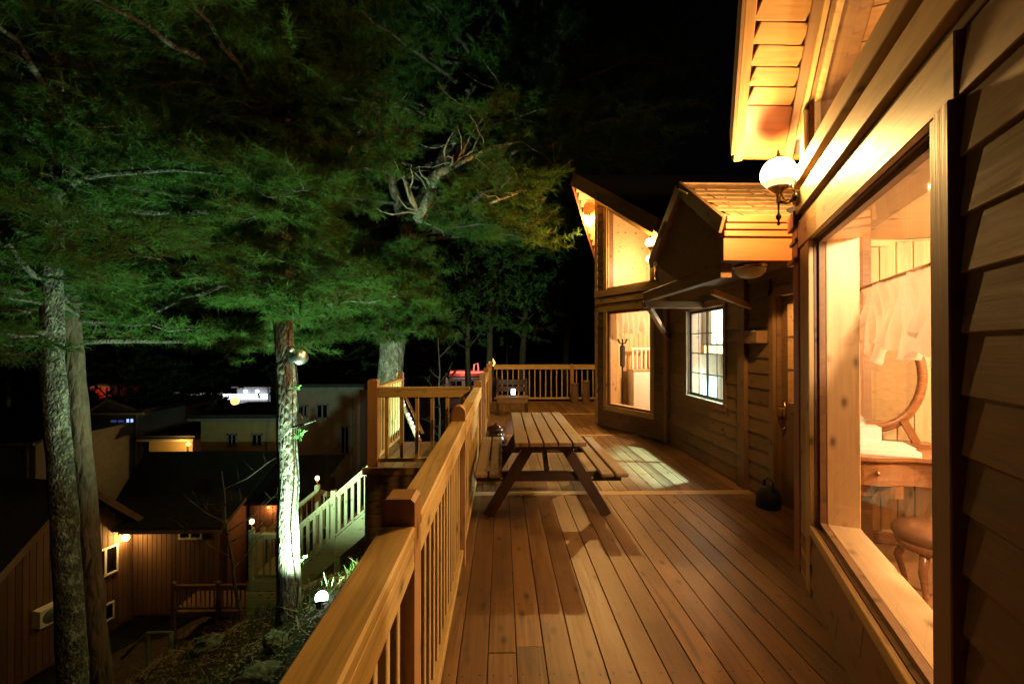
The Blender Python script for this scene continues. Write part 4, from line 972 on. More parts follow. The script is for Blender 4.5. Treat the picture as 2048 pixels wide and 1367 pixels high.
def conifer(name, label, path, radii, zlo, zhi, nb, Lfun, per_m, nl, nw, mat='needle', bk='pine_bark', azok=None, extra=(), group='trees beside the deck', seg=14, rise=.1, droop=.35):
    base = path[0]; t = thing(name, label, 'tree', base, group)
    fine = []; fr = []
    for (a, b), (ra, rb) in zip(zip(path, path[1:]), zip(radii, radii[1:])):
        k = max(2, int((Vector(b) - Vector(a)).length / .35))
        for i in range(k): f = i / k; fine.append([lerp(a[j], b[j], f) + (random.uniform(-.012, .012) if j < 2 else 0) for j in range(3)]); fr.append(lerp(ra, rb, f) * random.uniform(.96, 1.05))
    fine.append(path[-1]); fr.append(radii[-1])
    fr[0] *= 1.25
    MB().tube(fine, fr, seg, True, .05).build('trunk', bk, t, True)
    P0, P1 = [], []; lim = MB(); tw = MB()
    specs = list(extra)
    for i in range(nb):
        z = lerp(zlo, zhi, (i + random.random()) / nb)
        for _ in range(30):
            az = random.uniform(0, 2 * math.pi)
            if azok is None or azok(z, az): break
        else: continue
        L = Lfun(z, az) * random.uniform(.75, 1.1); b = path_at(path, z)
        specs.append((b, az, L, rise + random.uniform(-.12, .2), droop * random.uniform(.6, 1.3)))
    for (b, az, L, rs, dp) in specs:
        b = Vector(b); n = 8; pts = []; bend = random.uniform(-.35, .35)
        for k in range(n + 1):
            s = k / n; aa = az + bend * s
            pts.append(b + Vector((math.cos(aa), math.sin(aa), rs)) * (L * s) + Vector((0, 0, -dp * L * s * s * .5)) + Vector((random.uniform(-1, 1), random.uniform(-1, 1), random.uniform(-1, 1))) * .03 * L * s)
        r0 = .012 + .014 * L; lim.tube(pts, [r0 * (1 - .85 * k / n) for k in range(n + 1)], 6, False)
        m = int(6 + L * 5)
        for k in range(m):
            s = .18 + .82 * (k + random.random()) / m; q = min(n - 1, int(s * n)); p = pts[q].lerp(pts[q + 1], s * n - q)
            side = 1 if k % 2 else -1; a2 = az + bend * s + side * random.uniform(.4, 1.25); l2 = L * random.uniform(.16, .34) * (1.15 - .6 * s) + .15
            e = p + Vector((math.cos(a2), math.sin(a2), random.uniform(-.25, .3))) * l2; mid = p.lerp(e, .5) + Vector((0, 0, .05 * l2))
            tw.tube([p, mid, e - Vector((0, 0, .06 * l2))], [.008, .006, .002], 3, False)
            P0 += [p, mid]; P1 += [mid, e - Vector((0, 0, .06 * l2))]
            for _ in range(3):
                f = random.uniform(.25, 1); pp = p.lerp(e, f); a3 = a2 + random.uniform(-1.1, 1.1)
                l3 = l2 * random.uniform(.25, .55) + .06; ee = pp + Vector((math.cos(a3), math.sin(a3), random.uniform(-.35, .25))) * l3; P0.append(pp); P1.append(ee)
    lim.build('limbs', 'limb_bark', t, True)
    tw.build('twigs', 'limb_bark', t)
    A, B, C = needles([tuple(p) for p in P0], [tuple(p) for p in P1], per_m, nl, nw)
    tri_mesh('crown', A, B, C, mat, t, base)
    return t
gz = lambda x, y: float(ground_z(x, y))
east = lambda az: math.cos(az)
# centre tree, floodlit from its foot
TC = [(-3.22, 7.0, gz(-3.2, 7) - .25), (-3.24, 7.0, -.2), (-3.32, 7.0, 2.0), (-3.35, 7.05, 5.5), (-3.2, 7.1, 9.8)]
conifer('pine_tree', 'slim pine with one side of its trunk floodlit white, standing left of the stair landing', TC, [.175, .15, .135, .11, .05], 1.95, 9.5, 84,
        lambda z, az: (random.choice((1.2, 2.6, 3.4)) if z < 6 else random.choice((1.2, 2.6))) * (.6 if math.cos(az) > .2 else 1), 190, .115, .008, droop=.45,
        extra=[((-3.3, 7.0, 2.1 + .085 * k), -1.2 + .9 * math.sin(k * 2.4), .75 + .35 * ((k * 7) % 4) / 3, .1 * math.sin(k), .4) for k in range(52)])
# two trunks at the left edge
TA = [(-5.42, 6.0, gz(-5.4, 6) - .2), (-5.6, 6.0, -1.0), (-5.78, 6.0, 1.4), (-5.82, 6.0, 3.5), (-5.7, 6.0, 9.0)]
conifer('pine_tree', 'leaning tree with pale flaky bark nearest the left edge, lit on its right side', TA, [.16, .145, .125, .11, .05], 1.45, 8.8, 66,
        lambda z, az: random.choice((1.2, 2.4, 3.2)), 190, .115, .008, bk='pale_bark', droop=.5)
TB = [(-6.15, 7.2, gz(-6.2, 7.2) - .2), (-6.45, 7.2, -.5), (-6.65, 7.2, 1.8), (-6.75, 7.25, 5.0), (-6.8, 7.3, 8.5)]
conifer('pine_tree', 'smooth brown trunk standing close behind the pale leaning tree at left', TB, [.155, .14, .125, .11, .05], 1.6, 8.3, 50,
        lambda z, az: random.choice((1.6, 2.8, 3.6)), 190, .115, .008, bk='smooth_bark')
# big forked pine behind the landing
TD = [(-3.15, 12.6, gz(-3.1, 12.6) - .3), (-3.05, 12.6, .6), (-2.95, 12.6, 2.4), (-2.5, 12.6, 4.9), (-1.75, 12.6, 6.4), (-.9, 12.6, 8.2), (-.4, 12.6, 11.0)]
def D_ok(z, az): return not (math.cos(az) > -.1 and z < 4.4) and not (4.0 < z < 8.5 and math.sin(az) < -.6 and math.cos(az) < .75)
tD = conifer('pine_tree', 'large old pine with forked limbs behind the stair landing, trunk lit pale green', TD, [.42, .36, .32, .28, .20, .14, .05], 1.9, 11.0, 70,
        lambda z, az: (4.2 + .8 * max(0, math.cos(az))) if z > 4 else 2.4, 120, .16, .012, azok=D_ok, seg=18,
        extra=[((-2.5, 12.5, 4.6), -.35, 5.2, .12, .1), ((-2.2, 12.5, 5.0), -.75, 5.0, .0, .1), ((-1.75, 12.5, 6.2), -.5, 5.6, .1, .25), ((-1.5, 12.5, 6.8), -.2, 5.2, .05, .3), ((-1.0, 12.4, 8), -.6, 5.0, .2, .3),
               *[((-2.95 + .12 * math.sin(k), 12.45, 1.9 + .085 * k), -1.6 + 1.1 * math.sin(k * 2.1), 1.1 + .4 * (k % 3), .05 * math.sin(k * 1.3), .4) for k in range(30)], ((-.9, 12.4, 8.2), .1, 4.8, .3, .3), ((-2.3, 12.4, 4.7), -.95, 3.6, -.1, .1)] + [((-1.4 + .12 * k, 12.5, 6.6 + .3 * k), -1.2 + .19 * ((k * 5) % 12), 4.4 + .12 * ((k * 7) % 11), .1 + .02 * (k % 5), .35) for k in range(13)])
mb = MB(); mb.tube([(-2.55, 12.55, 4.5), (-2.75, 12.4, 5.3), (-2.95, 12.3, 5.9), (-3.0, 12.3, 6.9)], [.20, .16, .12, .05], 12, True, .06); mb.tube([(-2.45, 12.55, 4.7), (-2.0, 12.4, 5.3), (-1.5, 12.2, 5.6), (-1.0, 12.0, 5.7)], [.18, .12, .08, .04], 10, True, .05)
mb.build('fork_limb', 'pine_bark', tD, True)
def gnarl(pts, r0, Y, nt):
    P = [px(x, y, Y) + Vector((random.uniform(-.05, .05), random.uniform(-.25, .25), 0)) for x, y in pts]; m = MB(); n = len(P)
    m.tube(P, [r0 * (1 - .8 * k / (n - 1)) for k in range(n)], 9, True, .1)
    for _ in range(nt):
        k = random.randrange(n - 1); p = P[k].lerp(P[k + 1], random.random()); q = p; r = r0 * .3 * (1 - .6 * k / n); T = [p]; d = Vector((random.uniform(-1, 1), random.uniform(-.8, .3), random.uniform(-.4, .9))).normalized()
        for j in range(5): d = (d + Vector((random.uniform(-1, 1), random.uniform(-1, 1), random.uniform(-1, 1))) * .45).normalized(); q = q + d * random.uniform(.12, .3); T.append(q)
        m.tube(T, [r * (1 - .85 * j / 5) for j in range(6)], 5, False)
    m.build('gnarled_limb', 'gnarl_bark', tD, True)
gnarl([(838, 440), (848, 395), (872, 352), (905, 325), (936, 275), (965, 225), (998, 172), (1032, 128)], .15, 10.6, 26)
gnarl([(900, 330), (942, 318), (985, 290), (1040, 280)], .07, 10.5, 12); gnarl([(835, 425), (812, 372), (802, 345)], .10, 10.6, 4); gnarl([(760, 190), (725, 270), (680, 345), (705, 400)], .035, 9.5, 5); gnarl([(980, 410), (1050, 372), (1160, 305)], .03, 10.2, 8)

def broadleaf(name, label, base, h, rad, r0, nleaf, lsz, lean=0, cx=0, group='trees in the dark beyond the deck', bare=False, mat='far_leaf'):
    t = thing(name, label, 'tree', base, group); b = Vector(base)
    top = b + Vector((lean, 0, h)); mb = MB(); pts = [b.lerp(top, k / 8) + Vector((random.uniform(-.04, .04) * h / 4, 0, 0)) for k in range(9)]
    mb.tube(pts, [r0 * (1 - .75 * k / 8) for k in range(9)], 8)
    P0, P1 = [], []
    nb = 9 if bare else 16
    for k in range(nb):
        f = random.uniform(.3, .95); q = b.lerp(top, f); az = random.uniform(0, 6.28); L = rad * random.uniform(.5, 1.0)
        e = q + Vector((math.cos(az) * L, math.sin(az) * L, L * random.uniform(.2, 1.1))); m = q.lerp(e, .5) + Vector((0, 0, -.08 * L))
        mb.tube([q, m, e], [r0 * .35, r0 * .2, r0 * .06], 5, False); P0 += [m, e]; P1 += [e, e + Vector((random.uniform(-1, 1), random.uniform(-1, 1), random.uniform(-.5, .5))) * L * .5]
        if bare:
            for _ in range(4):
                g = random.uniform(.3, 1); p = q.lerp(e, g); mb.tube([p, p + Vector((random.uniform(-1, 1), random.uniform(-1, 1), random.uniform(.1, 1))) * L * .4], [r0 * .12, r0 * .04], 4, False)
        else:
            for _ in range(14):
                s = e + Vector((random.gauss(0, 1), random.gauss(0, 1), random.gauss(0, .7))) * rad * .33; P0.append(s); P1.append(s + Vector((random.gauss(0, 1), random.gauss(0, 1), random.gauss(0, .5))) * rad * .16)
    mb.build('trunk', 'smooth_bark', t, True)
    if nleaf:
        ln = sum((Vector(a) - Vector(c)).length for a, c in zip(P0, P1)); A, B, C = needles([tuple(p) for p in P0], [tuple(p) for p in P1], nleaf / ln, lsz, lsz * .55, spread=1.2); tri_mesh('crown', A, B, C, mat, t, base)
    return t
for (x, y, Y, h, rad, lab, r0, lean) in (
        (945, 720, 19, 7.5, 2.6, 'dim slender tree left of the twin-stemmed one beyond the far railing', .16, -.4),
        (975, 720, 20, 8.5, 3.0, 'dim twin-stemmed tree directly behind the far left deck corner', .17, .3),
        (1045, 720, 23, 8, 3.6, 'very dark broad tree behind the middle of the far railing', .2, .2),
        (1135, 720, 21, 7.0, 3.2, 'very dark tree next to the far lodge corner', .17, 0),
        (870, 720, 25, 7, 3.2, 'dark green tree behind the bare sapling', .2, 0)):
    p = px(x, y, Y); broadleaf('dark_tree', lab, (p.x, Y, gz(p.x, Y) - .2), h + 1.8, rad, r0, 9000, .22, lean)
p = px(885, 770, 14); broadleaf('bare_sapling', 'thin bare sapling rising behind the landing railing', (p.x, 14, gz(p.x, 14) - .1), 5.2, .7, .05, 0, .1, -.1, bare=True)
p = px(500, 1115, 9.0); broadleaf('bare_sapling', 'thin crooked bare sapling in front of the lower cabin roof', (p.x, 9.0, gz(p.x, 9) - .1), 3.6, 1.0, .045, 0, .1, -.5, bare=True)
for (x, y, Y, h, rad, lab) in ((380, 740, 30, 4.5, 2.2, 'small olive green bush above the grey container'), (250, 640, 26, 6.5, 3.0, 'dim leafy tree right of the smooth brown trunk, above the village roofs'), (690, 700, 30, 6, 3.5, 'dim tree standing behind the pink-walled house')):
    p = px(x, y, Y); broadleaf('village_tree', lab, (p.x, Y, gz(p.x, Y) - .2), 1.6 + 5.2 + (p.z - .0) * .3 + h * .3, rad, .14, 7000, .26, 0, group='trees among the village houses')

# woods on the hill, one dark mass
A_, B_, C_ = [], [], []
P0 = []; P1 = []
for _ in range(1500):
    Y = random.uniform(75, 130); X = random.uniform(-110, 60); g = gz(X, Y); c = Vector((X, Y, g + random.uniform(1, 8)))
    for k in range(8):
        q = c + Vector((random.gauss(0, 2), random.gauss(0, 2), random.gauss(0, 1.6))); P0.append(tuple(q)); P1.append(tuple(q + Vector((random.gauss(0, 1), random.gauss(0, 1), random.gauss(0, 1)))))
A_, B_, C_ = needles(P0, P1, 2.5, 1.6, 1.0, spread=1.2)
o = tri_mesh('hill_woods', A_, B_, C_, 'far_leaf', None, (0, 100, 0)); tag(o, 'dark wooded hillside behind the village', 'woods', kind='stuff')

# litter of sticks and leaves on the slope
n = 26000; X = RNG.uniform(-9, -.5, n); Y = RNG.uniform(2.5, 13, n); Z = ground_z(X, Y) + .015
c = np.stack([X, Y, Z], 1); an = RNG.uniform(0, 6.28, n); L = RNG.uniform(.02, .07, n) * np.where(RNG.random(n) < .12, 5, 1)
d = np.stack([np.cos(an), np.sin(an), RNG.uniform(-.3, .5, n)], 1) * L[:, None]; s = np.stack([-np.sin(an), np.cos(an), RNG.uniform(-.3, .3, n)], 1) * RNG.uniform(.006, .02, n)[:, None]
o = tri_mesh('leaf_litter', c - s, c + s, c + d, 'table_wood', None, (-4.5, 7, -3)); tag(o, 'dry leaves and twigs scattered on the slope below the stairs', 'leaf litter', kind='stuff')
n = 5200; cl = RNG.integers(0, 260, n); cxs = RNG.uniform(-9, -1.0, 260); cys = RNG.uniform(3, 12.5, 260)
X = cxs[cl] + RNG.normal(0, .07, n); Y = cys[cl] + RNG.normal(0, .07, n); c = np.stack([X, Y, ground_z(X, Y) - .01], 1)
an = RNG.uniform(0, 6.28, n); L = RNG.uniform(.08, .28, n)[:, None]; d = np.stack([np.cos(an) * .6, np.sin(an) * .6, RNG.uniform(.4, 1.1, n)], 1) * L; s = np.stack([-np.sin(an), np.cos(an), 0 * an], 1) * .009
o = tri_mesh('undergrowth', c - s, c + s, c + d, 'far_leaf', None, (-4.5, 7, -3)); tag(o, 'low tufts of grass and fern on the dark slope', 'undergrowth', kind='stuff')
for i, (x, y, Y, r, lab) in enumerate(((525, 1345, 5.3, .22, 'mossy rock at the bottom edge beside the railing'), (560, 1290, 6.0, .16, 'small dark rock right below the floodlight'), (430, 1290, 7.4, .2, 'flat dark rock on the slope left of the floodlit tree'))):
    p = px(x, y, Y); z = gz(p.x, Y); bm = bmesh.new(); bmesh.ops.create_icosphere(bm, subdivisions=4, radius=r)
    from mathutils import noise as mnoise
    for v in bm.verts: v.co *= 1 + .55 * mnoise.noise(v.co * 5 / r * .22 + Vector((i * 7, 0, 0))) + .22 * mnoise.noise(v.co * 14 / r * .22) + .08 * mnoise.noise(v.co * 40 / r * .22); v.co.z *= .6
    me = bpy.data.meshes.new('rock'); bm.to_mesh(me); bm.free(); me.materials.append(M_['stone']); tag(link(bpy.data.objects.new('rock', me), Matrix.Translation((p.x, Y, z + .06))), lab, 'rock')

# ------------------------------------------------------------ things on and by the floodlit tree
fl = thing('floodlight', 'ground floodlight blazing at the foot of the centre tree', 'floodlight', (-2.5, 6.4, gz(-2.5, 6.4)))
fp = Vector((-2.5, 6.4, gz(-2.5, 6.4) + .06)); aim = Vector((-3.0, 10.6, 4.2)); dv = (aim - fp).normalized(); M = dv.to_track_quat('Z', 'Y').to_matrix()
MB().lathe(fp, [(.001, -.12), (.04, -.12), (.07, -.06), (.085, -.03), (.08, -.03)], 16, M).build('housing', 'iron', fl, True)
MB().lathe(fp + dv * .025, sphere_prof(.085, 8, -.6, 1), 16, M).build('lens', 'flood_glow', fl, True)
MB().tube([fp - Vector((0, 0, .02)), (fp.x, fp.y, gz(-2.5, 6.4) - .05)], .02, 8).build('stake', 'iron', fl)
lamp('lamp_light', 'SPOT', fp + dv * .16, 3200, (.54, 1.0, .68), fl, .06, aim=aim, spot_size=R(146), spot_blend=.7)

rf = thing('dome_lamp', 'shiny metal dome lamp mounted on the floodlit trunk', 'lamp', px(600, 712, 6.85))
c = px(600, 710, 6.8); M = Euler((R(35), R(28), 0)).to_matrix()
MB().lathe(c, [(.001, .13), (.05, .12), (.10, .08), (.14, .02), (.155, -.04), (.150, -.04), (.13, .02), (.09, .07)], 24, M).build('dome', 'steel', rf, True)
MB().lathe(c + Vector((-.04, -.10, .08)), sphere_prof(.035, 6), 10).build('cap', 'white_plastic', rf, True)
MB().tube([c + Vector((0, .02, .08)), c + Vector((-.12, .1, .12)), (-3.28, 6.95, c.z + .1)], .012, 6).build('bracket', 'iron', rf, True)
cb = MB(); pts = [Vector((-3.05 + .03 * math.sin(k * 1.7), 6.86 + .02 * math.cos(k), -2.3 + k * .38)) for k in range(11)]
o = cb.tube(pts, .012, 6).build('cable', 'black_plastic', None, True); tag(o, 'black cable running up the floodlit trunk', 'cable')
def sprout(x, y, Y, label, n=14, r=.12):
    c = px(x, y, Y); t = thing('leaf_sprout', label, 'sprout', tuple(c)); MB().tube([c + Vector((-.12, .03, -.04)), c], .008, 5).build('stem', 'smooth_bark', t)
    for k in range(n):
        d = Vector((random.gauss(.3, .7), random.gauss(-.2, .6), random.gauss(.1, .5))).normalized(); s = d.cross(Vector((random.random(), random.random(), 1))).normalized(); L = r * random.uniform(.5, 1); mb = MB()
        q = c + d * .02; mb.add([q, q + d * L * .5 + s * L * .3, q + d * L, q + d * L * .5 - s * L * .3], [(0, 1, 2), (0, 2, 3)]); mb.build('leaf', 'sprout_leaf', t)
sprout(594, 775, 6.75, 'upper small leaf sprout on the floodlit trunk'); sprout(602, 866, 6.75, 'lower small leaf sprout on the floodlit trunk under the stub branch')
sprout(612, 1112, 6.75, 'small pale leaf sprout near the foot of the floodlit trunk', 8, .09)
a = px(590, 852, 6.8); o = MB().tube([a, a + Vector((.18, -.03, .05)), a + Vector((.36, -.05, .11))], [.02, .016, .012], 8).build('stub_branch', 'pale_bark', None, True); tag(o, 'short broken stub branch sticking out right of the floodlit trunk', 'branch')
a = px(595, 835, 6.78); mb = MB(); mb.obox(a + Vector((-.03, 0, -.01)), a + Vector((.10, 0, .03)), .01, .08); tag(mb.build('tree_tag', 'container_paint'), 'small grey tag nailed to the floodlit trunk', 'tag')

# ------------------------------------------------------------ cabin below
cab = thing('cabin', 'dark board-clad cabin with a low dark roof below the deck at lower left', 'building', (-12, 14, -6.3))
CW = Frame((-11.1, 14.0), (-.21, -.98), (.98, -.21))     # gable wall facing the slope
cz = lambda a: -3.65 + .95 * min(a, 3.2 - a) if a <= 3.2 else -3.65 - .95 * (a - 3.2)
cztop = lambda a: -3.72 + (.95 * a if a < 1.7 else .95 * (3.4 - a))
mb = MB(); mb.prism([CW(0, 0, -6.6), CW(6, 0, -6.6), CW(6, 0, -6.0), CW(3.9, 0, cztop(3.9)), CW(1.7, 0, cztop(1.7)), CW(0, 0, cztop(0))], CW.n * -.2); cwA = mb.build('wall', 'cabin_wood', cab)
for i in range(28):
    a = .02 + i * .14; zt = cztop(a + .07) - .03
    plank('cladding_board', CW(a + .07, .012, -6.5), CW(a + .07, .012, max(zt, -6.3)), .02, .13, 'cabin_wood', cwA, up=tuple(CW.u))
mb = MB(); mb.box((-11.1, 14.0, -6.6), (-8.55, 14.2, -3.6)); cwB = mb.build('wall', 'cabin_wood', cab)
for i in range(18): plank('cladding_board', (-11.05 + i * .14 + .06, 13.985, -6.5), (-11.05 + i * .14 + .06, 13.985, -3.65), .13, .02, 'cabin_wood', cwB, up=(0, 1, 0))
mb = MB(); mb.box((-8.6, 14.2, -6.6), (-8.4, 20, -3.6)); mb.build('wall', 'cabin_wood', cab)
mb = MB(); mb.prism([(-11.6, 13.4, -3.78), (-8.1, 13.4, -3.78), (-8.3, 17.6, -2.55), (-13.5, 17.6, -2.55)], (0, 0, .12)); mb.prism([(-8.3, 17.6, -2.55), (-13.5, 17.6, -2.55), (-13.5, 21, -3.9), (-8.1, 21, -3.9)], (0, 0, .12)); crf = mb.build('roof', 'cabin_roof', cab)
up_ = CW.n * .45; G = lambda a, b, z: CW(a, b, z)
mb = MB(); mb.prism([G(-.35, .45, cztop(-.35)), G(1.7, .45, cztop(1.7)), G(1.7, -6, cztop(1.7)), G(-.35, -6, cztop(-.35))], (0, 0, .12)); mb.prism([G(1.7, .45, cztop(1.7)), G(4.6, .45, cztop(4.6)), G(4.6, -6, cztop(4.6)), G(1.7, -6, cztop(1.7))], (0, 0, .12)); crg = mb.build('roof', 'cabin_roof', cab)
plank('barge_board', G(1.7, .47, cztop(1.7) + .03), G(4.6, .47, cztop(4.6) + .03), .03, .16, 'skirt_wood', crg); plank('barge_board', G(-.35, .47, cztop(-.35) + .03), G(1.7, .47, cztop(1.7) + .03), .03, .16, 'skirt_wood', crg)
plank('gutter', (-11.0, 13.38, -3.78), (-8.1, 13.38, -3.78), .06, .09, 'skirt_wood', crf)
def cwin(F, a0, a1, z0, z1, mull=True):
    return window(F, a0, a1, z0, z1, z1, cab, fw=.05, depth=.05, b=.055, mat='white_paint', mull=((a0 + a1) / 2,) if mull else (), glassm='dark_pane')
cwin(CW, .45, 1.15, -4.95, -4.15); cwin(CW, .55, 1.1, -6.25, -5.75); cwin(CW, 3.15, 3.6, -4.55, -4.0, False)
CF = Frame((-11.1, 13.97), (1, 0), (0, -1)); cwin(CF, 1.40, 2.10, -4.22, -3.72)
lampc = thing('cabin_lamp', 'bright star-like lamp under the cabin eave at its inner corner', 'lamp', (-11.0, 13.75, -4.1))
lc = px(268, 1066, 13.6) ; MB().lathe(lc, sphere_prof(.10, 8), 12).build('globe', 'cabin_glow', lampc, True); lamp('lamp_light', 'POINT', lc, 85, (1, .55, .15), lampc, .03); MB().tube([lc, lc + Vector((0, .15, .12))], .02, 6).build('bracket', 'iron', lampc)
ac = thing('air_conditioner', 'white air conditioner unit with round grille on the cabin wall', 'air conditioner', tuple(CW(2.3, .2, -5.38)))
mb = MB(); mb.obox(CW(2.08, .2, -5.15), CW(2.52, .2, -5.15), .26, .42); mb.build('casing', 'white_plastic', ac)
q = CW(2.30, .332, -5.15); M = CW.n.to_track_quat('Z', 'Y').to_matrix(); MB().lathe(q, [(.001, .012), (.16, .012), (.17, .0)], 24, M).build('fan_grille', 'grille', ac, True)
mb = MB(); mb.obox(CW(2.15, .0, -5.38), CW(2.15, .34, -5.38), .03, .03); mb.obox(CW(2.45, .0, -5.38), CW(2.45, .34, -5.38), .03, .03); mb.build('bracket', 'iron', ac)
# second cabin, right of it
c2 = thing('cabin', 'narrow dark cabin with a red-lit eave behind the stairs', 'building', (-7.3, 15, -5.5))
mb = MB(); mb.box((-8.3, 15.2, -5.6), (-6.5, 18, -3.55)); w2 = mb.build('wall', 'cabin_wood', c2)
for i in range(12): plank('cladding_board', (-8.25 + i * .15 + .06, 15.185, -5.5), (-8.25 + i * .15 + .06, 15.185, -3.6), .135, .02, 'cabin_wood', w2, up=(0, 1, 0))
mb = MB(); mb.prism([(-8.5, 14.9, -3.56), (-6.3, 14.9, -3.56), (-6.3, 18.5, -2.9), (-8.5, 18.5, -2.9)], (0, 0, .1)); mb.build('roof', 'cabin_roof', c2)
l2 = thing('eave_lamp', 'small reddish lamp under the eave of the narrow cabin', 'lamp', (-7.6, 15.0, -3.75)); MB().lathe((-7.6, 15.05, -3.68), sphere_prof(.04, 6), 10).build('bulb', 'sodium_glow', l2, True)
lamp('lamp_light', 'POINT', (-7.6, 15.0, -3.78), 18, (1, .4, .12), l2, .03)
# little deck and ramp rail beside the cabin
sd = thing('cabin_deck', 'small raised deck with slatted railing beside the lower cabin', 'deck', (-7.9, 12.6, -6))
zf = 1.6 - (1212 - 690) / 910 * 12.6
box('platform', (-8.95, 12.6, zf - .14), (-6.7, 13.9, zf), 'skirt_wood', sd)
railing(sd, (-8.9, 12.62), (-7.7, 12.62), base=zf, h=.72, spacing=.11, mat='skirt_wood', bal=.03); railing(sd, (-7.7, 12.62), (-6.75, 12.62), base=zf, h=.72, spacing=.11, mat='skirt_wood', bal=.03)
for x in (-8.9, -7.7, -6.75): post(sd, x, 12.62, gz(x, 12.6) - 1.2, zf + .8, mat='skirt_wood')
hr = thing('ramp_handrail', 'bent wooden handrail over a ramp at the foot of the slope', 'handrail', (-7.2, 10, -5))
pA = px(262, 1300, 10.2); pB = px(312, 1252, 10.2); pC = px(360, 1252, 10.2); pD = px(356, 1335, 10.2)
MB().tube([pA, pB, pB.lerp(pC, .5) + Vector((0, 0, .01)), pC], .035, 8).build('rail', 'stair_wood', hr, True); MB().tube([pC + Vector((-.04, 0, 0)), pD], .05, 8).build('post', 'stair_wood', hr); MB().tube([pB, pB + Vector((0, 0, -.8))], .045, 8).build('post', 'stair_wood', hr)

# ------------------------------------------------------------ village beyond
def vhouse(label, x0, x1, yt, yb, Y, mat, wins=(), dep=6, roof='flat', side=None, over=.3):
    a = px(x0, yt, Y); b = px(x1, yb, Y); t = thing('village_house', label, 'house', ((a.x + b.x) / 2, Y + dep / 2, b.z), 'houses of the dark village')
    mb = MB(); mb.box((a.x, Y, min(b.z, gz((a.x + b.x) / 2, Y)) - .3), (b.x, Y + dep, a.z)); mb.build('wall', mat, t)
    if roof == 'flat': mb = MB(); mb.box((a.x - over, Y - over, a.z), (b.x + over, Y + dep + over, a.z + .22)); mb.build('roof', 'dark_roof', t)
    elif roof == 'gable':
        m = MB(); m.prism([(a.x - over, Y - over, a.z - .05), (b.x + over, Y - over, a.z - .05), (b.x + over, Y + dep / 2, a.z + dep * .22), (a.x - over, Y + dep / 2, a.z + dep * .22)], (0, 0, .12)); m.prism([(a.x - over, Y + dep + over, a.z - .05), (b.x + over, Y + dep + over, a.z - .05), (b.x + over, Y + dep / 2, a.z + dep * .22), (a.x - over, Y + dep / 2, a.z + dep * .22)], (0, 0, .12)); m.build('roof', 'dark_roof', t)
    zb_ = gz((a.x + b.x) / 2, Y)
    MB().tube([(b.x - .25, Y - .08, a.z), (b.x - .25, Y - .08, zb_)], .06, 6).build('downpipe', 'concrete', t); MB().tube([(a.x - over, Y - over - .06, a.z + .02), (b.x + over, Y - over - .06, a.z + .02)], .07, 6).build('gutter', 'concrete', t)
    for (wx0, wx1, wy0, wy1, gm) in wins:
        p = px(wx0, wy0, Y - .04); q = px(wx1, wy1, Y - .04); mb = MB()
        for lo, hi in (((p.x, q.z), (q.x, q.z + .06)), ((p.x, p.z - .06), (q.x, p.z)), ((p.x, q.z), (p.x + .06, p.z)), ((q.x - .06, q.z), (q.x, p.z)), (((p.x + q.x) / 2 - .03, q.z), ((p.x + q.x) / 2 + .03, p.z))): mb.box((lo[0], Y - .06, lo[1]), (hi[0], Y + .02, hi[1]))
        w = mb.build('window', 'concrete', t); mb = MB(); mb.box((p.x + .02, Y - .03, q.z + .02), (q.x - .02, Y - .01, p.z - .02)); mb.build('pane', gm, w)
    return t
vhouse('pale pink-walled flat-roofed house left of the landing post', 583, 722, 775, 935, 22, 'plaster_pink', [(637, 660, 806, 835, 'dark_pane'), (604, 620, 808, 832, 'dark_pane'), (684, 702, 850, 905, 'dark_pane')], 7)
vhouse('dim ochre house left of the floodlit tree', 412, 556, 835, 960, 20, 'plaster_yellow', [(463, 482, 864, 890, 'dark_pane'), (510, 532, 864, 890, 'dark_pane')], 4)
vhouse('grey house with a blue-lit window at left', 178, 300, 822, 905, 24, 'plaster_grey', [(236, 266, 834, 860, 'blue_dim_glow'), (266, 284, 832, 850, 'blue_glow')], 6)
yh = vhouse('small yellow-lit house wall between dark roofs', 312, 396, 874, 925, 23, 'plaster_yellow', [], 4)
ll = thing('village_lamp', 'orange lamp at the end of the yellow-lit wall', 'lamp', px(390, 885, 22.6)); c = px(388, 884, 22.5); MB().lathe(c, sphere_prof(.10, 6), 10).build('bulb', 'sodium_glow', ll, True); lamp('lamp_light', 'POINT', c + Vector((-.3, -.35, 0)), 90, (1, .55, .12), ll, .1)
vhouse('long dark shed roof behind the yellow-lit wall', 300, 560, 832, 850, 30, 'plaster_grey', [], 3)
vhouse('white boxy building with two round lights above a bright white strip', 482, 547, 772, 800, 42, 'plaster_grey', [], 5)
for i, (x, lab) in enumerate(((498, 'left of two round white lights on the boxy building'), (521, 'right of two round white lights on the boxy building'))):
    c = px(x, 781, 41.7); tag(MB().lathe(c, sphere_prof(.16, 6), 12).build('round_light', 'white_glow', None, True), lab, 'light')
a = px(456, 786, 41.6); b = px(541, 796, 41.6); mb = MB(); mb.box((a.x, 41.4, b.z), (b.x, 41.6, a.z)); tag(mb.build('strip_light', 'white_glow'), 'long bright white strip light in the village', 'light')
a = px(455, 786, 41.5); mb = MB(); mb.box((a.x - .25, 41.4, a.z - .7), (a.x - .1, 41.6, a.z + .15)); tag(mb.build('light_post', 'white_glow'), 'short upright white light left of the strip light', 'light')
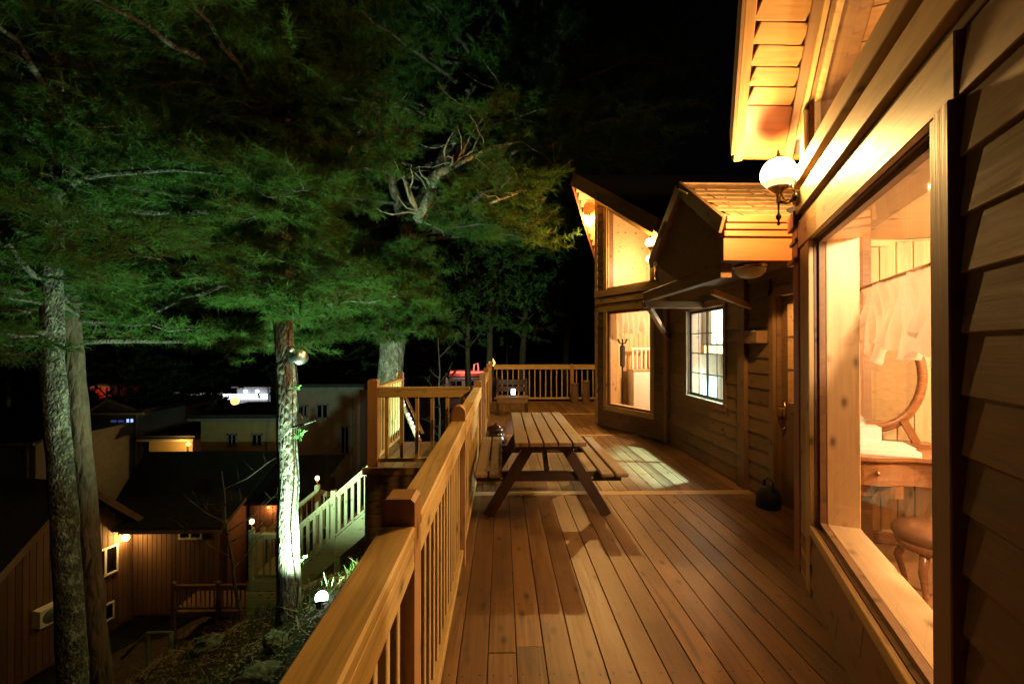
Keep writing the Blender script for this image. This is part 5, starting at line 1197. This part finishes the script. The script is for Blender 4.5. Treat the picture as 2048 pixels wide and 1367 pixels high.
for x, y, lab, m, r in ((478, 800, 'orange street lamp just under the white strip light', 'sodium_glow', .34), (385, 806, 'white point lamp under the grey container', 'white_glow', .2), (355, 808, 'pale orange point lamp left of the white point lamp', 'sodium_glow', .14), (79, 805, 'pinkish point lamp near the left edge', 'sodium_glow', .16), (265, 800, 'tiny white lamp above the grey house', 'white_glow', .1)):
    c = px(x, y, 40); t = thing('street_lamp', lab, 'lamp', (c.x, 40, gz(c.x, 40))); MB().lathe(c, sphere_prof(r, 6), 10).build('bulb', m, t, True); MB().tube([(c.x, 40.1, gz(c.x, 40)), (c.x, 40.1, c.z + .1), c], .05, 6).build('pole', 'iron', t)
ct = thing('container', 'grey metal container with a blue upright at its right end', 'container', px(370, 812, 36)); a = px(318, 782, 36); b = px(418, 810, 36)
mb = MB(); mb.box((a.x, 36, b.z), (b.x, 38.4, a.z)); mb.build('body', 'container_paint', ct)
for k in range(12): x = lerp(a.x, b.x, (k + .5) / 12); box('rib', (x - .05, 35.95, b.z), (x + .05, 36.0, a.z), 'container_paint', ct)
q = px(424, 775, 35.9); MB().tube([(b.x + .15, 35.9, b.z), (q.x, 35.9, q.z)], .12, 8).build('blue_upright', 'blue_paint', ct)
lamp('lamp_light', 'POINT', px(385, 803, 34.6), 60, (.85, .92, 1), bpy.data.objects['street_lamp.001'], .1)
vhouse('low red-lit shed behind the left trunks', 185, 236, 771, 795, 38, 'red_paint', [], 3)
c = px(190, 779, 37); t = thing('village_lamp', 'red-orange lamp in front of the low red shed', 'lamp', tuple(c)); MB().lathe(c, sphere_prof(.07, 6), 8).build('bulb', 'sodium_glow', t, True); lamp('lamp_light', 'POINT', c + Vector((.4, -.3, 0)), 40, (1, .35, .08), t, .05)
vhouse('dark roofed house at the far left edge', -60, 95, 880, 960, 19, 'plaster_grey', [(62, 88, 865 + 25, 905, 'dark_pane')], 6, 'gable')
vhouse('small pale house with a hatch left of the big pine trunk', 692, 720, 740, 765, 44, 'plaster_pink', [(702, 716, 748, 760, 'dark_pane')], 5)
vhouse('long pale building under the red neon strip', 893, 985, 756, 785, 40, 'plaster_pink', [(900, 925, 760, 772, 'dark_pane'), (930, 955, 760, 772, 'dark_pane')], 5)
vhouse('dark roofed shed left of the red neon strip', 835, 892, 752, 785, 38, 'plaster_grey', [], 5, 'gable')
a = px(895, 742, 39.5); b = px(972, 746, 39.5); ns = thing('neon_sign', 'red neon strip with a small loop on the long pale building', 'sign', tuple(a)); mb = MB(); mb.box((a.x, 39.4, b.z), (b.x, 39.5, a.z)); mb.build('strip', 'red_glow', ns)
c = px(952, 733, 39.4); MB().tube([c + Vector((-.2, 0, -.35)), c + Vector((-.15, 0, .2)), c + Vector((.15, 0, .3)), c + Vector((.2, 0, -.1)), c + Vector((.2, 0, -.35))], .06, 6).build('loop', 'red_glow', ns, True)
mb = MB(); mb.box((a.x, 39.5, b.z - .25), (b.x, 39.62, a.z + .1)); mb.build('board', 'red_paint', ns); lamp('lamp_light', 'POINT', px(925, 752, 38.6), 60, (1, .55, .5), ns, .3)  # extra point light added to brighten the pale building below the sign
c = px(982, 722, 33); t = thing('curved_sign', 'curved orange-red lit sign just above the far left railing corner', 'sign', (c.x, 33, gz(c.x, 33))); MB().tube([c + Vector((-.15, 0, .12)), c + Vector((.12, 0, .14)), c + Vector((.25, 0, -.1)), c + Vector((.18, 0, -.35))], .07, 8).build('tube', 'sodium_glow', t, True); MB().tube([(c.x + .18, 33.1, gz(c.x, 33)), (c.x + .18, 33.1, c.z - .3)], .05, 6).build('pole', 'iron', t)
for x, Y, lab, yt in ((42, 22, 'slim utility pole left of the pale trunk', 760), (1015, 45, 'thin mast far behind the railing corner', 690)):
    a = px(x, yt, Y); t = thing('utility_pole', lab, 'pole', (a.x, Y, gz(a.x, Y))); MB().tube([(a.x - .1, Y, gz(a.x, Y)), (a.x, Y, a.z)], [.12, .08], 8).build('shaft', 'concrete', t, True); MB().tube([a + Vector((-.5, 0, -.2)), a + Vector((.5, 0, -.2))], .03, 5).build('cross_arm', 'iron', t)
o = MB().tube([px(-40, 800, 22), px(40, 797, 22), px(90, 780, 22), px(160, 742, 22)], .02, 5).build('power_line', 'concrete', None); tag(o, 'sagging power line crossing behind the left trunks', 'cable')
